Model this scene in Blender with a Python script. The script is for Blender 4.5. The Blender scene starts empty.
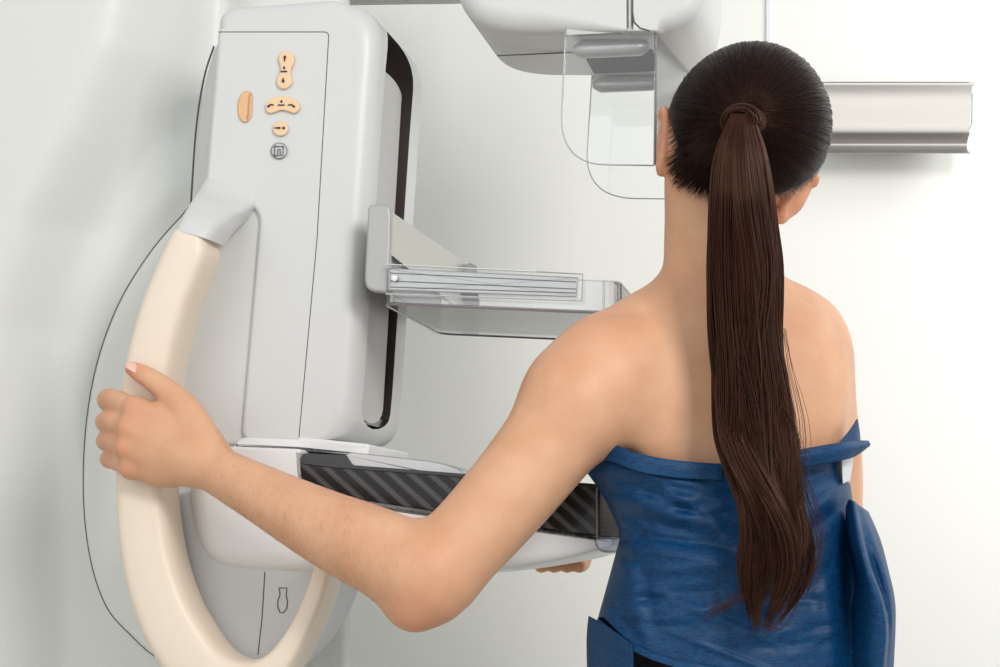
import bpy, bmesh, math, random
import numpy as np
from mathutils import Vector
random.seed(4); rng = np.random.default_rng(7)
PI = math.pi
S = bpy.context.scene
C = S.collection

# ------------------------------------------------------------------ camera, world, lights, exposure
F, HY, CZ = 2000.0, 550.0, 1.15          # focal length in pixels, row of the horizon, camera height
cd = bpy.data.cameras.new('camera'); cam = bpy.data.objects.new('camera', cd); C.objects.link(cam)
cam.location = (0, 0, CZ); cam.rotation_euler = (PI/2, 0, 0)
cd.sensor_width = 36; cd.lens = 72; cd.shift_y = (HY-333.5)/1000; cd.clip_start = .05
S.camera = cam
w = bpy.data.worlds.new('world'); S.world = w; w.use_nodes = True
w.node_tree.nodes['Background'].inputs[0].default_value = (.93, .96, 1, 1)
w.node_tree.nodes['Background'].inputs[1].default_value = .62
def area(name, loc, target, size, power, color=(1, 1, 1)):
    d = bpy.data.lights.new(name, 'AREA'); d.shape = 'RECTANGLE'; d.size, d.size_y = size; d.energy = power; d.color = color
    o = bpy.data.objects.new(name, d); C.objects.link(o); o.location = loc
    o.rotation_euler = (Vector(target)-Vector(loc)).to_track_quat('-Z', 'Y').to_euler()
area('key_softbox', (1.0, -.2, 2.3), (-.1, 2.1, 1.35), (.7, .7), 36, (1, .975, .94))
area('fill_softbox', (-1.4, -.4, 2.0), (0, 2.1, 1.3), (2.2, 2.0), 17)
area('wall_light', (1.35, 2.15, 1.9), (1.2, 3.0, 1.5), (.6, 1.2), 13)
S.view_settings.view_transform = 'Standard'; S.view_settings.look = 'None'
S.view_settings.gamma = 1; S.view_settings.use_curve_mapping = False
S.view_settings.exposure = 0.0

# ------------------------------------------------------------------ helpers
def W(px, py, Y): return np.array([(px-500)/F*Y, Y, (HY-py)/F*Y+CZ])
A = math.radians(10)                      # the machine is turned ten degrees
U = np.array([math.cos(A), -math.sin(A), 0]); V = np.array([math.sin(A), math.cos(A), 0]); ZZ = np.array([0, 0, 1.])
def sz(px, py, D):                        # pixel -> (s, z) on the machine plane at lateral distance D
    r = np.array([(px-500)/F, 1, (HY-py)/F]); t = D/(V@r)
    return np.array([t*(U@r), t*r[2]+CZ])
def P3(s, D, z): return U*s + V*D + ZZ*z
def M(px, py, D): a = sz(px, py, D); return P3(a[0], D, a[1])

def srgb(r, g, b):
    f = lambda c: (c/255/12.92) if c/255 <= .04045 else ((c/255+.055)/1.055)**2.4
    return (f(r), f(g), f(b), 1)
def mat(name, col, rough=.5, metal=0, bump=0, bscale=200, spec=.5, coat=0, var=0, vscale=3, sss=0):
    m = bpy.data.materials.new(name); m.use_nodes = True; nt = m.node_tree; b = nt.nodes['Principled BSDF']
    b.inputs['Base Color'].default_value = col; b.inputs['Roughness'].default_value = rough
    b.inputs['Metallic'].default_value = metal; b.inputs['Specular IOR Level'].default_value = spec
    b.inputs['Coat Weight'].default_value = coat
    tc = nt.nodes.new('ShaderNodeTexCoord')
    if sss:
        b.inputs['Subsurface Weight'].default_value = sss; b.inputs['Subsurface Radius'].default_value = (1, .35, .2)
        b.inputs['Subsurface Scale'].default_value = .008
    if bump:
        n = nt.nodes.new('ShaderNodeTexNoise'); n.inputs['Scale'].default_value = bscale; n.inputs['Detail'].default_value = 3
        nt.links.new(tc.outputs['Object'], n.inputs['Vector'])
        bp = nt.nodes.new('ShaderNodeBump'); bp.inputs['Strength'].default_value = bump; bp.inputs['Distance'].default_value = .002
        nt.links.new(n.outputs['Fac'], bp.inputs['Height']); nt.links.new(bp.outputs[0], b.inputs['Normal'])
    n = nt.nodes.new('ShaderNodeTexNoise'); n.inputs['Scale'].default_value = vscale
    nt.links.new(tc.outputs['Object'], n.inputs['Vector'])
    mx = nt.nodes.new('ShaderNodeMix'); mx.data_type = 'RGBA'
    v = var or .015
    mx.inputs[6].default_value = (col[0]*(1-v), col[1]*(1-v), col[2]*(1-v), 1)
    mx.inputs[7].default_value = (min(1, col[0]*(1+v)), min(1, col[1]*(1+v)), min(1, col[2]*(1+v)), 1)
    nt.links.new(n.outputs['Fac'], mx.inputs[0]); nt.links.new(mx.outputs[2], b.inputs['Base Color'])
    return m
def clear(name, tint, gl=.08, rough=.03):
    m = bpy.data.materials.new(name); m.use_nodes = True; nt = m.node_tree; nt.nodes.clear()
    o = nt.nodes.new('ShaderNodeOutputMaterial'); t = nt.nodes.new('ShaderNodeBsdfTransparent'); t.inputs[0].default_value = tint
    g = nt.nodes.new('ShaderNodeBsdfGlossy'); g.inputs['Roughness'].default_value = rough
    fr = nt.nodes.new('ShaderNodeFresnel'); fr.inputs[0].default_value = 1.35
    ma = nt.nodes.new('ShaderNodeMath'); ma.operation = 'MULTIPLY_ADD'; ma.inputs[1].default_value = .8; ma.inputs[2].default_value = gl*.3
    mx = nt.nodes.new('ShaderNodeMixShader')
    nt.links.new(fr.outputs[0], ma.inputs[0]); nt.links.new(ma.outputs[0], mx.inputs[0])
    nt.links.new(t.outputs[0], mx.inputs[1]); nt.links.new(g.outputs[0], mx.inputs[2]); nt.links.new(mx.outputs[0], o.inputs[0])
    return m

mSteelW = mat('dull_steel_sheet', srgb(146, 143, 138), .4, metal=.6, bump=.04, bscale=300)
mWhite = mat('grey_white_plastic', srgb(213, 214, 212), .38, bump=.04, bscale=900)
mGantry = mat('gantry_plastic', srgb(224, 225, 220), .42, bump=.04, bscale=700)
mBright = mat('white_plastic', srgb(232, 232, 231), .35)
mPanel = mat('blue_grey_plastic', srgb(206, 209, 210), .45)
mBeige = mat('beige_plastic', srgb(237, 222, 203), .42, bump=.03, bscale=900)
mButton = mat('apricot_button', srgb(240, 205, 165), .4)
mButtonD = mat('amber_button', srgb(226, 178, 128), .3, coat=.4)
mInk = mat('printed_ink', srgb(48, 42, 40), .6)
mSeam = mat('seam_shadow_gap', srgb(96, 94, 90), .8)
mDark = mat('black_plastic', srgb(22, 21, 22), .3, coat=.3)
mSlot = mat('slot_brown', srgb(62, 52, 48), .7)
mSteel = mat('brushed_steel', srgb(196, 194, 190), .3, metal=.9, bump=.05, bscale=300)
mAlu = mat('satin_aluminium', srgb(188, 188, 188), .35, metal=.55)
mRail = mat('grey_rail', srgb(178, 177, 175), .4, metal=.3)
mRail2 = mat('slot_rail_grey', srgb(190, 190, 188), .4)
mGreyPl = mat('grey_plate', srgb(176, 176, 176), .45, metal=.25)
mClear = clear('clear_acrylic', (.975, .98, .98, 1))
mClearB = clear('frosted_clear_acrylic', (.93, .935, .94, 1), .25, .15)
mEdge = mat('acrylic_edge', srgb(205, 205, 206), .15, spec=.8)
mEdgeD = mat('dark_acrylic_edge', srgb(128, 120, 126), .15, spec=.8)
mWall = mat('painted_wall', srgb(228, 228, 222), .8, bump=.02, bscale=150)
mFloor = mat('vinyl_floor', srgb(190, 188, 180), .4, var=.05, vscale=8)
mHair = mat('dark_brown_hair', srgb(52, 30, 22), .27, spec=.5)
mBand = mat('hair_wrap', srgb(62, 38, 30), .35)
mNail = mat('fingernail', srgb(236, 190, 172), .25, coat=.5)
mPants = mat('black_trousers', srgb(24, 22, 24), .8, bump=.3, bscale=600)
mShoe = mat('shoe_rubber', srgb(60, 58, 58), .5)
mPaper = mat('white_tissue', srgb(225, 226, 228), .8, bump=.4, bscale=200)

def skin():
    m = mat('skin', srgb(226, 178, 143), .47, bump=.14, bscale=420, sss=.12, spec=.35)
    nt = m.node_tree; b = nt.nodes['Principled BSDF']; tc = [n for n in nt.nodes if n.type == 'TEX_COORD'][0]
    n = nt.nodes.new('ShaderNodeTexNoise'); n.inputs['Scale'].default_value = 22; n.inputs['Detail'].default_value = 5
    nt.links.new(tc.outputs['Object'], n.inputs['Vector'])
    r = nt.nodes.new('ShaderNodeValToRGB')
    r.color_ramp.elements[0].position = .3; r.color_ramp.elements[0].color = srgb(214, 160, 124)
    r.color_ramp.elements[1].position = .72; r.color_ramp.elements[1].color = srgb(227, 178, 143)
    nt.links.new(n.outputs['Fac'], r.inputs[0])
    at = nt.nodes.new('ShaderNodeAttribute'); at.attribute_name = 'flush_shade'
    mx = nt.nodes.new('ShaderNodeMix'); mx.data_type = 'RGBA'; mx.inputs[7].default_value = srgb(214, 134, 104)
    nt.links.new(at.outputs['Fac'], mx.inputs[0]); nt.links.new(r.outputs[0], mx.inputs[6])
    nt.links.new(mx.outputs[2], b.inputs['Base Color'])
    return m
mSkin = skin()
def randomise(m, lo, hi):                 # colour differs from strand to strand
    nt = m.node_tree; b = nt.nodes['Principled BSDF']; g = nt.nodes.new('ShaderNodeNewGeometry')
    r = nt.nodes.new('ShaderNodeValToRGB'); r.color_ramp.elements[0].color = lo; r.color_ramp.elements[1].color = hi
    nt.links.new(g.outputs['Random Per Island'], r.inputs[0]); nt.links.new(r.outputs[0], b.inputs['Base Color'])
randomise(mHair, srgb(20, 10, 8), srgb(70, 38, 27))
mHeadHair = mat('slick_dark_hair', srgb(40, 24, 20), .3, spec=.22)
for _m in (mHair, mHeadHair): _m.node_tree.nodes['Principled BSDF'].inputs['Specular Tint'].default_value = srgb(255, 205, 175)
randomise(mHeadHair, srgb(16, 9, 8), srgb(40, 22, 18))
mHairBase = mat('hair_base', srgb(18, 10, 8), .6)

def gown_mat():
    m = bpy.data.materials.new('blue_nonwoven'); m.use_nodes = True; nt = m.node_tree; b = nt.nodes['Principled BSDF']
    tc = nt.nodes.new('ShaderNodeTexCoord'); mp = nt.nodes.new('ShaderNodeMapping')
    mp.inputs['Scale'].default_value = (1, 1, 3.2); mp.inputs['Rotation'].default_value = (0, .15, 0)
    n = nt.nodes.new('ShaderNodeTexNoise'); n.inputs['Scale'].default_value = 150; n.inputs['Detail'].default_value = 6; n.inputs['Distortion'].default_value = 1.2
    nt.links.new(tc.outputs['Object'], mp.inputs[0]); nt.links.new(mp.outputs[0], n.inputs['Vector'])
    r = nt.nodes.new('ShaderNodeValToRGB')
    r.color_ramp.elements[0].position = .3; r.color_ramp.elements[0].color = srgb(1, 42, 82)
    r.color_ramp.elements[1].position = .75; r.color_ramp.elements[1].color = srgb(7, 76, 122)
    nt.links.new(n.outputs['Fac'], r.inputs[0]); nt.links.new(r.outputs[0], b.inputs['Base Color'])
    bp = nt.nodes.new('ShaderNodeBump'); bp.inputs['Strength'].default_value = .35; bp.inputs['Distance'].default_value = .001
    nt.links.new(n.outputs['Fac'], bp.inputs['Height']); nt.links.new(bp.outputs[0], b.inputs['Normal'])
    b.inputs['Roughness'].default_value = .48; b.inputs['Specular IOR Level'].default_value = .32
    return m
mGown = gown_mat()
def carbon(name, angle, c0, c1, scale, rough=.3, coat=.12):
    m = bpy.data.materials.new(name); m.use_nodes = True; nt = m.node_tree; b = nt.nodes['Principled BSDF']
    tc = nt.nodes.new('ShaderNodeTexCoord'); mp = nt.nodes.new('ShaderNodeMapping'); mp.inputs['Rotation'].default_value = (0, angle, 0)
    wv = nt.nodes.new('ShaderNodeTexWave'); wv.wave_type = 'BANDS'; wv.bands_direction = 'X'; wv.inputs['Scale'].default_value = scale
    wv.inputs['Distortion'].default_value = .25; wv.inputs['Detail'].default_value = 2; wv.inputs['Detail Scale'].default_value = 8
    nt.links.new(tc.outputs['Object'], mp.inputs[0]); nt.links.new(mp.outputs[0], wv.inputs['Vector'])
    mp2 = nt.nodes.new('ShaderNodeMapping'); mp2.inputs['Rotation'].default_value = (0, angle+1.15, 0)
    w2 = nt.nodes.new('ShaderNodeTexWave'); w2.bands_direction = 'X'; w2.inputs['Scale'].default_value = scale*6
    nt.links.new(tc.outputs['Object'], mp2.inputs[0]); nt.links.new(mp2.outputs[0], w2.inputs['Vector'])
    mu = nt.nodes.new('ShaderNodeMath'); mu.operation = 'MULTIPLY'
    ad = nt.nodes.new('ShaderNodeMath'); ad.operation = 'MULTIPLY_ADD'; ad.inputs[1].default_value = .6; ad.inputs[2].default_value = .4
    nt.links.new(w2.outputs['Fac'], ad.inputs[0]); nt.links.new(wv.outputs['Fac'], mu.inputs[0]); nt.links.new(ad.outputs[0], mu.inputs[1])
    r = nt.nodes.new('ShaderNodeValToRGB'); r.color_ramp.elements[0].position = .35; r.color_ramp.elements[0].color = c0
    r.color_ramp.elements[1].position = .75; r.color_ramp.elements[1].color = c1
    nt.links.new(mu.outputs[0], r.inputs[0]); nt.links.new(r.outputs[0], b.inputs['Base Color'])
    b.inputs['Roughness'].default_value = rough; b.inputs['Coat Weight'].default_value = coat; b.inputs['Specular IOR Level'].default_value = .3
    return m
mCarbon = carbon('carbon_weave', -2.3, srgb(14, 13, 14), srgb(92, 89, 90), 23)
mCarbonEnd = carbon('ribbed_carbon', 1.5708, srgb(10, 10, 14), srgb(50, 52, 62), 60, .65, 0)

def smoothmesh(me, ang=40):
    me.shade_smooth()
    try: me.set_sharp_from_angle(angle=math.radians(ang))
    except Exception: pass
    for p in me.polygons:
        if len(p.vertices) > 8: p.use_smooth = False
def obj(name, verts, faces, m, parent=None, sharp=40):
    verts = np.asarray(verts, dtype=np.float64).reshape(-1, 3)
    loc = np.array(parent['_base']) if parent is not None and '_base' in parent else np.zeros(3)
    me = bpy.data.meshes.new(name)
    if isinstance(faces, np.ndarray):
        k = faces.shape[1]; me.vertices.add(len(verts)); me.vertices.foreach_set('co', (verts-loc).ravel())
        me.loops.add(faces.size); me.loops.foreach_set('vertex_index', faces.ravel().astype(np.int32))
        me.polygons.add(len(faces)); me.polygons.foreach_set('loop_start', (np.arange(len(faces))*k).astype(np.int32))
        me.update(calc_edges=True); me.validate()
    else:
        me.from_pydata([tuple(v-loc) for v in verts], [], [tuple(int(i) for i in f) for f in faces])
        bm = bmesh.new(); bm.from_mesh(me); bmesh.ops.recalc_face_normals(bm, faces=bm.faces); bm.to_mesh(me); bm.free()
    me.materials.append(m)
    if sharp: smoothmesh(me, sharp)
    else: me.shade_smooth()
    o = bpy.data.objects.new(name, me); C.objects.link(o)
    if parent is not None:
        o.parent = parent; o['_base'] = [float(x) for x in loc]
    return o
def thing(name, label, cat, loc, group=None):
    o = bpy.data.objects.new(name, None); C.objects.link(o); o.location = loc; o.empty_display_size = .05
    o['label'] = label; o['category'] = cat; o['_base'] = [float(x) for x in loc]
    if group: o['group'] = group
    return o

class MB:                                 # collects pieces of ONE mesh
    def __init__(s): s.v = []; s.f = []
    def add(s, v, f):
        k = len(s.v); s.v += [tuple(p) for p in v]; s.f += [tuple(i+k for i in q) for q in f]
    def build(s, name, m, parent=None, sharp=40): return obj(name, s.v, s.f, m, parent, sharp)

def rpoly(pts, dr=0, n=6):                # polygon with rounded corners, points (x, y[, r])
    out = []; N = len(pts)
    for i in range(N):
        p = np.array(pts[i][:2], float); r = pts[i][2] if len(pts[i]) > 2 else dr
        a = np.array(pts[i-1][:2], float); b = np.array(pts[(i+1) % N][:2], float)
        if r <= 0: out.append(p); continue
        da = a-p; db = b-p; la = np.linalg.norm(da); lb = np.linalg.norm(db)
        ra = min(r, la*.5); rb = min(r, lb*.5)
        q0 = p+da/la*ra; q1 = p+db/lb*rb
        for k in range(n+1):
            t = k/n; out.append((1-t)**2*q0+2*t*(1-t)*p+t*t*q1)
    return out
def catmull(pts, n=6, closed=False):
    pts = [np.array(p, float) for p in pts]; out = []; N = len(pts)
    rngi = range(N if closed else N-1)
    for i in rngi:
        if closed: a, b, c, d = pts[i-1], pts[i], pts[(i+1) % N], pts[(i+2) % N]
        else: a, b, c, d = pts[max(i-1, 0)], pts[i], pts[i+1], pts[min(i+2, N-1)]
        for k in range(n):
            t = k/n
            out.append(.5*((2*b)+(-a+c)*t+(2*a-5*b+4*c-d)*t*t+(-a+3*b-3*c+d)*t**3))
    if not closed: out.append(pts[-1])
    return out
def pillow_geo(outline, Dn, Df, wn=.004, wf=.004, wfun=None, seg=6):
    """solid with a traced outline on the machine plane Dn, extruded along V to Df, both rims rounded"""
    q = np.array([sz(p[0], p[1], Dn) for p in outline]); N = len(q)
    keep = [i for i in range(N) if np.linalg.norm(q[i]-q[i-1]) > 1e-5]; q = q[keep]; px = [outline[i] for i in keep]; N = len(q)
    area2 = sum(q[i-1][0]*q[i][1]-q[i][0]*q[i-1][1] for i in range(N))
    nrm = []
    for i in range(N):
        e0 = q[i]-q[i-1]; e1 = q[(i+1) % N]-q[i]; e0 /= np.linalg.norm(e0); e1 /= np.linalg.norm(e1)
        n0 = np.array([-e0[1], e0[0]]); n1 = np.array([-e1[1], e1[0]]); b = n0+n1; b /= max(np.linalg.norm(b), 1e-6)
        b /= max(b@n0, .5); nrm.append(b if area2 > 0 else -b)
    nrm = np.array(nrm)
    ww = np.array([wfun(p[0], p[1]) if wfun else wn for p in px])
    rings = []
    hold = q+nrm*(ww[:, None]+(.0015 if wn > .0035 else .0004))
    rings.append((hold, np.full(N, Dn)))
    for k in range(seg+1):
        th = k/seg*PI/2
        rings.append((q+nrm*(ww*(1-math.sin(th)))[:, None], Dn+ww*(1-math.cos(th))))
    for k in range(seg//2+1):
        th = k/(seg//2)*PI/2
        rings.append((q+nrm*(wf*(1-math.cos(th))), np.full(N, Df-wf*(1-math.sin(th)))))
    rings.append((q+nrm*(wf+.0004), np.full(N, Df)))
    v = []; f = []
    for r, d in rings: v += [P3(a[0], dd, a[1]) for a, dd in zip(r, d)]
    for k in range(len(rings)-1):
        for i in range(N):
            j = (i+1) % N; f.append((k*N+i, k*N+j, (k+1)*N+j, (k+1)*N+i))
    f.append(tuple(range(N))[::-1]); f.append(tuple(range((len(rings)-1)*N, len(rings)*N)))
    return v, f
def pillow(name, outline, Dn, Df, m, parent, wn=.004, wf=.004, wfun=None, seg=6, sharp=50):
    v, f = pillow_geo(outline, Dn, Df, wn, wf, wfun, seg); return obj(name, v, f, m, parent, sharp)
def box_sdz(mb, s0, s1, D0, D1, z0, z1):  # box in the machine frame
    v = [P3(s, D, z) for s in (s0, s1) for D in (D0, D1) for z in (z0, z1)]
    mb.add(v, [(0, 1, 3, 2), (4, 6, 7, 5), (0, 4, 5, 1), (2, 3, 7, 6), (0, 2, 6, 4), (1, 5, 7, 3)])
def tube(path, r, n=8, caps=True):
    path = [np.array(p, float) for p in path]; v = []; f = []; N = len(path)
    rr = r if hasattr(r, '__len__') else [r]*N
    up = None
    for i, p in enumerate(path):
        t = path[min(i+1, N-1)]-path[max(i-1, 0)]; t /= np.linalg.norm(t)
        if up is None: up = np.cross(t, [0, 0, 1.]) if abs(t[2]) < .9 else np.cross(t, [0, 1., 0])
        up = up-t*(up@t); up /= np.linalg.norm(up); sd = np.cross(t, up)
        for k in range(n):
            a = 2*PI*k/n; v.append(p+rr[i]*(math.cos(a)*up+math.sin(a)*sd))
    for i in range(N-1):
        for k in range(n):
            j = (k+1) % n; f.append((i*n+k, i*n+j, (i+1)*n+j, (i+1)*n+k))
    if caps: f.append(tuple(range(n))); f.append(tuple(range((N-1)*n, N*n)))
    return v, f
def line(name, pts, D, r, m, parent, n=6):
    mb = MB(); mb.add(*tube([M(p[0], p[1], D) for p in pts], r, n)); return mb.build(name, m, parent)
def ellipse(cx, cy, rx, ry, n=28, rot=0):
    c, s = math.cos(rot), math.sin(rot)
    return [np.array([cx+rx*math.cos(a)*c-ry*math.sin(a)*s, cy+rx*math.cos(a)*s+ry*math.sin(a)*c]) for a in [2*PI*k/n for k in range(n)]]

# ------------------------------------------------------------------ the room
def struct(name, v, f, m):
    o = obj(name, v, f, m); o['kind'] = 'structure'; return o
def wbox(x0, x1, y0, y1, z0, z1):
    v = [(x, y, z) for x in (x0, x1) for y in (y0, y1) for z in (z0, z1)]
    return v, [(0, 1, 3, 2), (4, 6, 7, 5), (0, 4, 5, 1), (2, 3, 7, 6), (0, 2, 6, 4), (1, 5, 7, 3)]
struct('floor', *wbox(-2.2, 2.4, -1.2, 3.1, -.06, 0), mFloor)
struct('wall_back', *wbox(-2.2, 2.4, 3.0, 3.1, 0, 2.9), mWall)
struct('wall_left', *wbox(-2.3, -2.2, -1.2, 3.1, 0, 2.9), mWall)
x768 = 268/F*3.0
struct('trim_1', *wbox(x768-.003, x768+.003, 2.996, 3.0, 0, 2.9), mat('panel_joint', srgb(214, 216, 222), .5))
struct('baseboard_back', *wbox(-2.2, 2.4, 2.985, 3.0, 0, .1), mPanel)

# ------------------------------------------------------------------ the mammography machine
mach = thing('mammography_machine', 'grey-white mammography machine with beige grab ring, buttons and black carbon support', 'medical machine', tuple(M(200, 550, 2.35)*[1, 1, 0]))

# gantry: moulded housing, a swelling on the left that runs down into a hollow behind the turning disc
def lerp_tab(tab, y):
    ys = [t[0] for t in tab]; return float(np.interp(y, ys, [t[1] for t in tab]))
def gantry():
    xc = [(-150, 172), (0, 150), (60, 138), (150, 100), (230, 58), (330, 28), (450, 14), (667, -6), (1700, -20)]
    NX, NY = 110, 120; v = []; f = []
    pxs = np.linspace(-230, 340, NX); pys = np.concatenate([np.linspace(-150, 700, 95), np.linspace(720, 1598, NY-95)])
    D0 = 2.24
    for j, py in enumerate(pys):
        c = lerp_tab(xc, py)
        for i, px in enumerate(pxs):
            t = min(1, max(0, (px-c+30)/95)); t = t*t*(3-2*t)
            # flare around the turning disc
            e = math.hypot((px-215)/140, (py-430)/262); g = math.exp(-((e-1.0)/.13)**2)*.018 if px < 215 else 0
            D = 2.175+.09*t-g
            # hollow right beside the arm
            a = math.exp(-((px-205)/28)**2)*max(0, min(1, (240-py)/160))*.03
            D += a
            r = max(0, (px-328)/12); D += .02*(1-math.sqrt(max(0, 1-min(1, r)**2)))
            q = sz(px, py, D0); v.append(P3(q[0], D, q[1]))
    for j in range(NY-1):
        for i in range(NX-1): a = j*NX+i; f.append((a, a+1, a+NX+1, a+NX))
    n0 = len(v)
    ring = [i for i in range(NX)]+[j*NX+NX-1 for j in range(1, NY)]+[(NY-1)*NX+i for i in range(NX-2, -1, -1)]+[j*NX for j in range(NY-2, 0, -1)]
    for i in ring: p = v[i]; d = p@V; v.append(p+V*(2.62-d)-U*(.12 if i % NX == NX-1 else 0))
    R = len(ring)
    for k in range(R): f.append((ring[k], ring[(k+1) % R], n0+(k+1) % R, n0+k))
    f.append(tuple(range(n0, n0+R)))
    return obj('gantry_housing', v, f, mGantry, mach, 60)
gantry()
base = MB(); a0 = sz(-230, 600, 2.3)[0]; a1 = sz(330, 600, 2.3)[0]
base.add(*pillow_geo([(-230, 1640), (360, 1640), (360, 1560), (-230, 1560)], 2.12, 2.7, .01)); base.build('floor_base', mGantry, mach)

disc_out = catmull([(215, 186), (180, 218), (148, 256), (118, 306), (97, 365), (86, 430), (84, 500), (91, 560), (106, 605), (128, 632), (165, 662), (230, 680), (275, 668), (300, 620), (315, 560), (330, 400), (320, 280), (270, 200)], 5, True)
disc = pillow('turning_disc', disc_out, 2.195, 2.33, mGantry, mach, .004)
mb = MB(); mb.add(*tube([M(p[0]-.5, p[1], 2.200) for p in disc_out]+[M(disc_out[0][0], disc_out[0][1], 2.197)], .0007, 6, False)); mb.build('seam', mSeam, disc)
# rear housing seen as a strip left of the arm
rear = pillow('rear_housing', rpoly([(214, 40, 12), (204, 78, 20), (197, 130, 20), (191, 200, 10), (191, 300, 5), (330, 300, 5), (330, 40, 5)]), 2.16, 2.30, mWhite, mach, .008)
line('seam', catmull([(214, 46), (204, 78), (196, 130), (190.5, 210)], 5), 2.170, .0011, mSeam, rear)

# arm housing: rounded upright body with a slot in its front
body_out = rpoly([(217, 7, 22), (384, -6, 62), (375, 110, 10), (357, 380, 10), (351, 443, 50), (240, 441, 14), (260, 207, 18), (204, 196, 14), (217, 40, 14)], n=12)
def bw(px, py):
    t = max(0, min(1, (px-325)/25)); t = t*t*(3-2*t); b = .006+.019*t
    if py < 30 and t < 1: b = max(b, .012)
    if px < 270 and py > 150: b = .005
    return b
bv, bf = pillow_geo(body_out, 2.08, 2.305, wfun=bw, wf=.012, seg=10)
body = obj('arm_housing', bv, bf, mWhite, mach, 60)
# cut the slot
cm = MB()
def zat(py, D): return sz(400, py, D)[1]
sT = sz(385, 22, 2.08)[0]
slot_s = lambda z: np.interp(z, [sz(0, 441, 2.08)[1], sz(0, 20, 2.08)[1]], [sz(354, 441, 2.08)[0], sz(380, 20, 2.08)[0]])
def slotprism(d0, d1, dep, out, z0, z1, r=.05):
    """rounded-top prism in the (D, z) plane pushed into the front face"""
    pts = []
    wv = (d1-d0)/2; dc = (d0+d1)/2
    for k in range(13): a = PI*k/12; pts.append((dc+wv*math.cos(a), z1-r+r*math.sin(a)))
    for k in range(9): a = PI+PI*k/8; pts.append((dc+wv*math.cos(a), z0+.02+.02*math.sin(a)))
    v = []; n = len(pts)
    for D, z in pts: v.append(P3(slot_s(z)-dep, D, z))
    for D, z in pts: v.append(P3(slot_s(z)+out, D, z))
    f = [(i, (i+1) % n, n+(i+1) % n, n+i) for i in range(n)]+[tuple(range(n)), tuple(range(n, 2*n))]
    return v, f
ztop = zat(38, 2.2); zbot = zat(430, 2.2)
cut = obj('slot_cutter', *slotprism(2.112, 2.247, .075, .08, zbot, ztop), mSlot)
md = body.modifiers.new('slot', 'BOOLEAN'); md.operation = 'DIFFERENCE'; md.object = cut; md.solver = 'EXACT'
body.data.materials.append(mSlot)
dg = bpy.context.evaluated_depsgraph_get(); dg.update()
nm = bpy.data.meshes.new_from_object(body.evaluated_get(dg)); body.modifiers.clear(); body.data = nm; smoothmesh(nm, 25)
bpy.data.objects.remove(cut)
obj('slot_rail', *slotprism(2.114, 2.229, .07, -.006, zbot+.006, ztop-.05, .01), mRail2, mach, 40)
mb = MB(); zz = zbot+.006; box_sdz(mb, slot_s(zz)-.03, slot_s(zz)-.006, 2.15, 2.25, zz-.002, zz+.008); mb.build('rail_stop', mDark, mach)

# seam of the side panel
line('seam', rpoly([(219, 32), (329, 32, 5), (317, 240), (299, 437)])[:-1]+[np.array([299, 437])], 2.0802, .0006, mSeam, body)
# recessed flank the ring runs along, and the ledge underneath
pillow('side_flank', rpoly([(215, 196, 20), (300, 200, 30), (300, 444, 30), (190, 447, 30), (172, 380, 30), (186, 300, 40)]), 2.0865, 2.2, mWhite, mach, .006, sharp=20)
ledge = pillow('ledge', rpoly([(240, 437, 8), (297, 439, 3), (300, 437, 2), (370, 444, 4), (368, 457, 3), (298, 450, 3), (232, 447, 3)]), 2.076, 2.27, mBright, mach, .003)

# connector from housing into the ring, then the beige grab ring
def sweep(stations, n=28, e=2.6, inner_far=False):
    """stations: outer xy, inner xy, centre D, half depth; a superelliptic section swept along them"""
    st = catmull([np.array(s, float) for s in stations], 6); v = []; f = []
    for ox, oy, ix, iy, D, hd in st:
        a = sz(ox, oy, D-hd*.3); b = sz(ix, iy, D+hd*.7 if inner_far else D); c = (a+b)/2; h = (b-a)/2
        for k in range(n):
            t = 2*PI*k/n; cx = math.copysign(abs(math.cos(t))**(2/e), math.cos(t)); sx = math.copysign(abs(math.sin(t))**(2/e), math.sin(t))
            q = c+h*cx; v.append(P3(q[0], D+hd*sx, q[1]))
    N = len(st)
    for i in range(N-1):
        for k in range(n): j = (k+1) % n; f.append((i*n+k, i*n+j, (i+1)*n+j, (i+1)*n+k))
    f.append(tuple(range(n))); f.append(tuple(range((N-1)*n, N*n)))
    return v, f
Rc = 2.022
ring_st = [(178, 232, 219, 244, Rc, .032), (168, 250, 221, 262, Rc, .034), (157, 275, 213, 285, Rc, .035), (143, 312, 202, 316, Rc, .036), (130, 362, 190, 362, Rc, .036),
           (121, 425, 182, 418, Rc, .036), (120, 485, 180, 485, Rc, .036), (123, 545, 187, 545, Rc, .036), (134, 600, 201, 592, Rc, .036), (157, 655, 217, 622, Rc, .036),
           (195, 700, 236, 648, Rc, .036), (245, 716, 258, 658, Rc, .036), (290, 676, 281, 651, Rc, .036), (315, 632, 305, 620, Rc, .035), (331, 591, 321, 583, Rc, .034), (341, 545, 332, 540, Rc+.01, .03)]
# the near rim is narrower than the traced inner wall, so shift the inner edge outward a little
obj('grab_ring', *sweep(ring_st, e=4.5, inner_far=True), mBeige, mach, 60)
con_st = [(225, 120, 345, 175, 2.135, .03), (207, 180, 272, 206, 2.112, .036), (196, 200, 243, 218, 2.068, .036), (186, 217, 228, 230, 2.035, .035), (178, 232, 219, 244, Rc, .033)]
obj('ring_connector', *sweep(con_st, e=3.6), mWhite, mach, 60)
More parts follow.
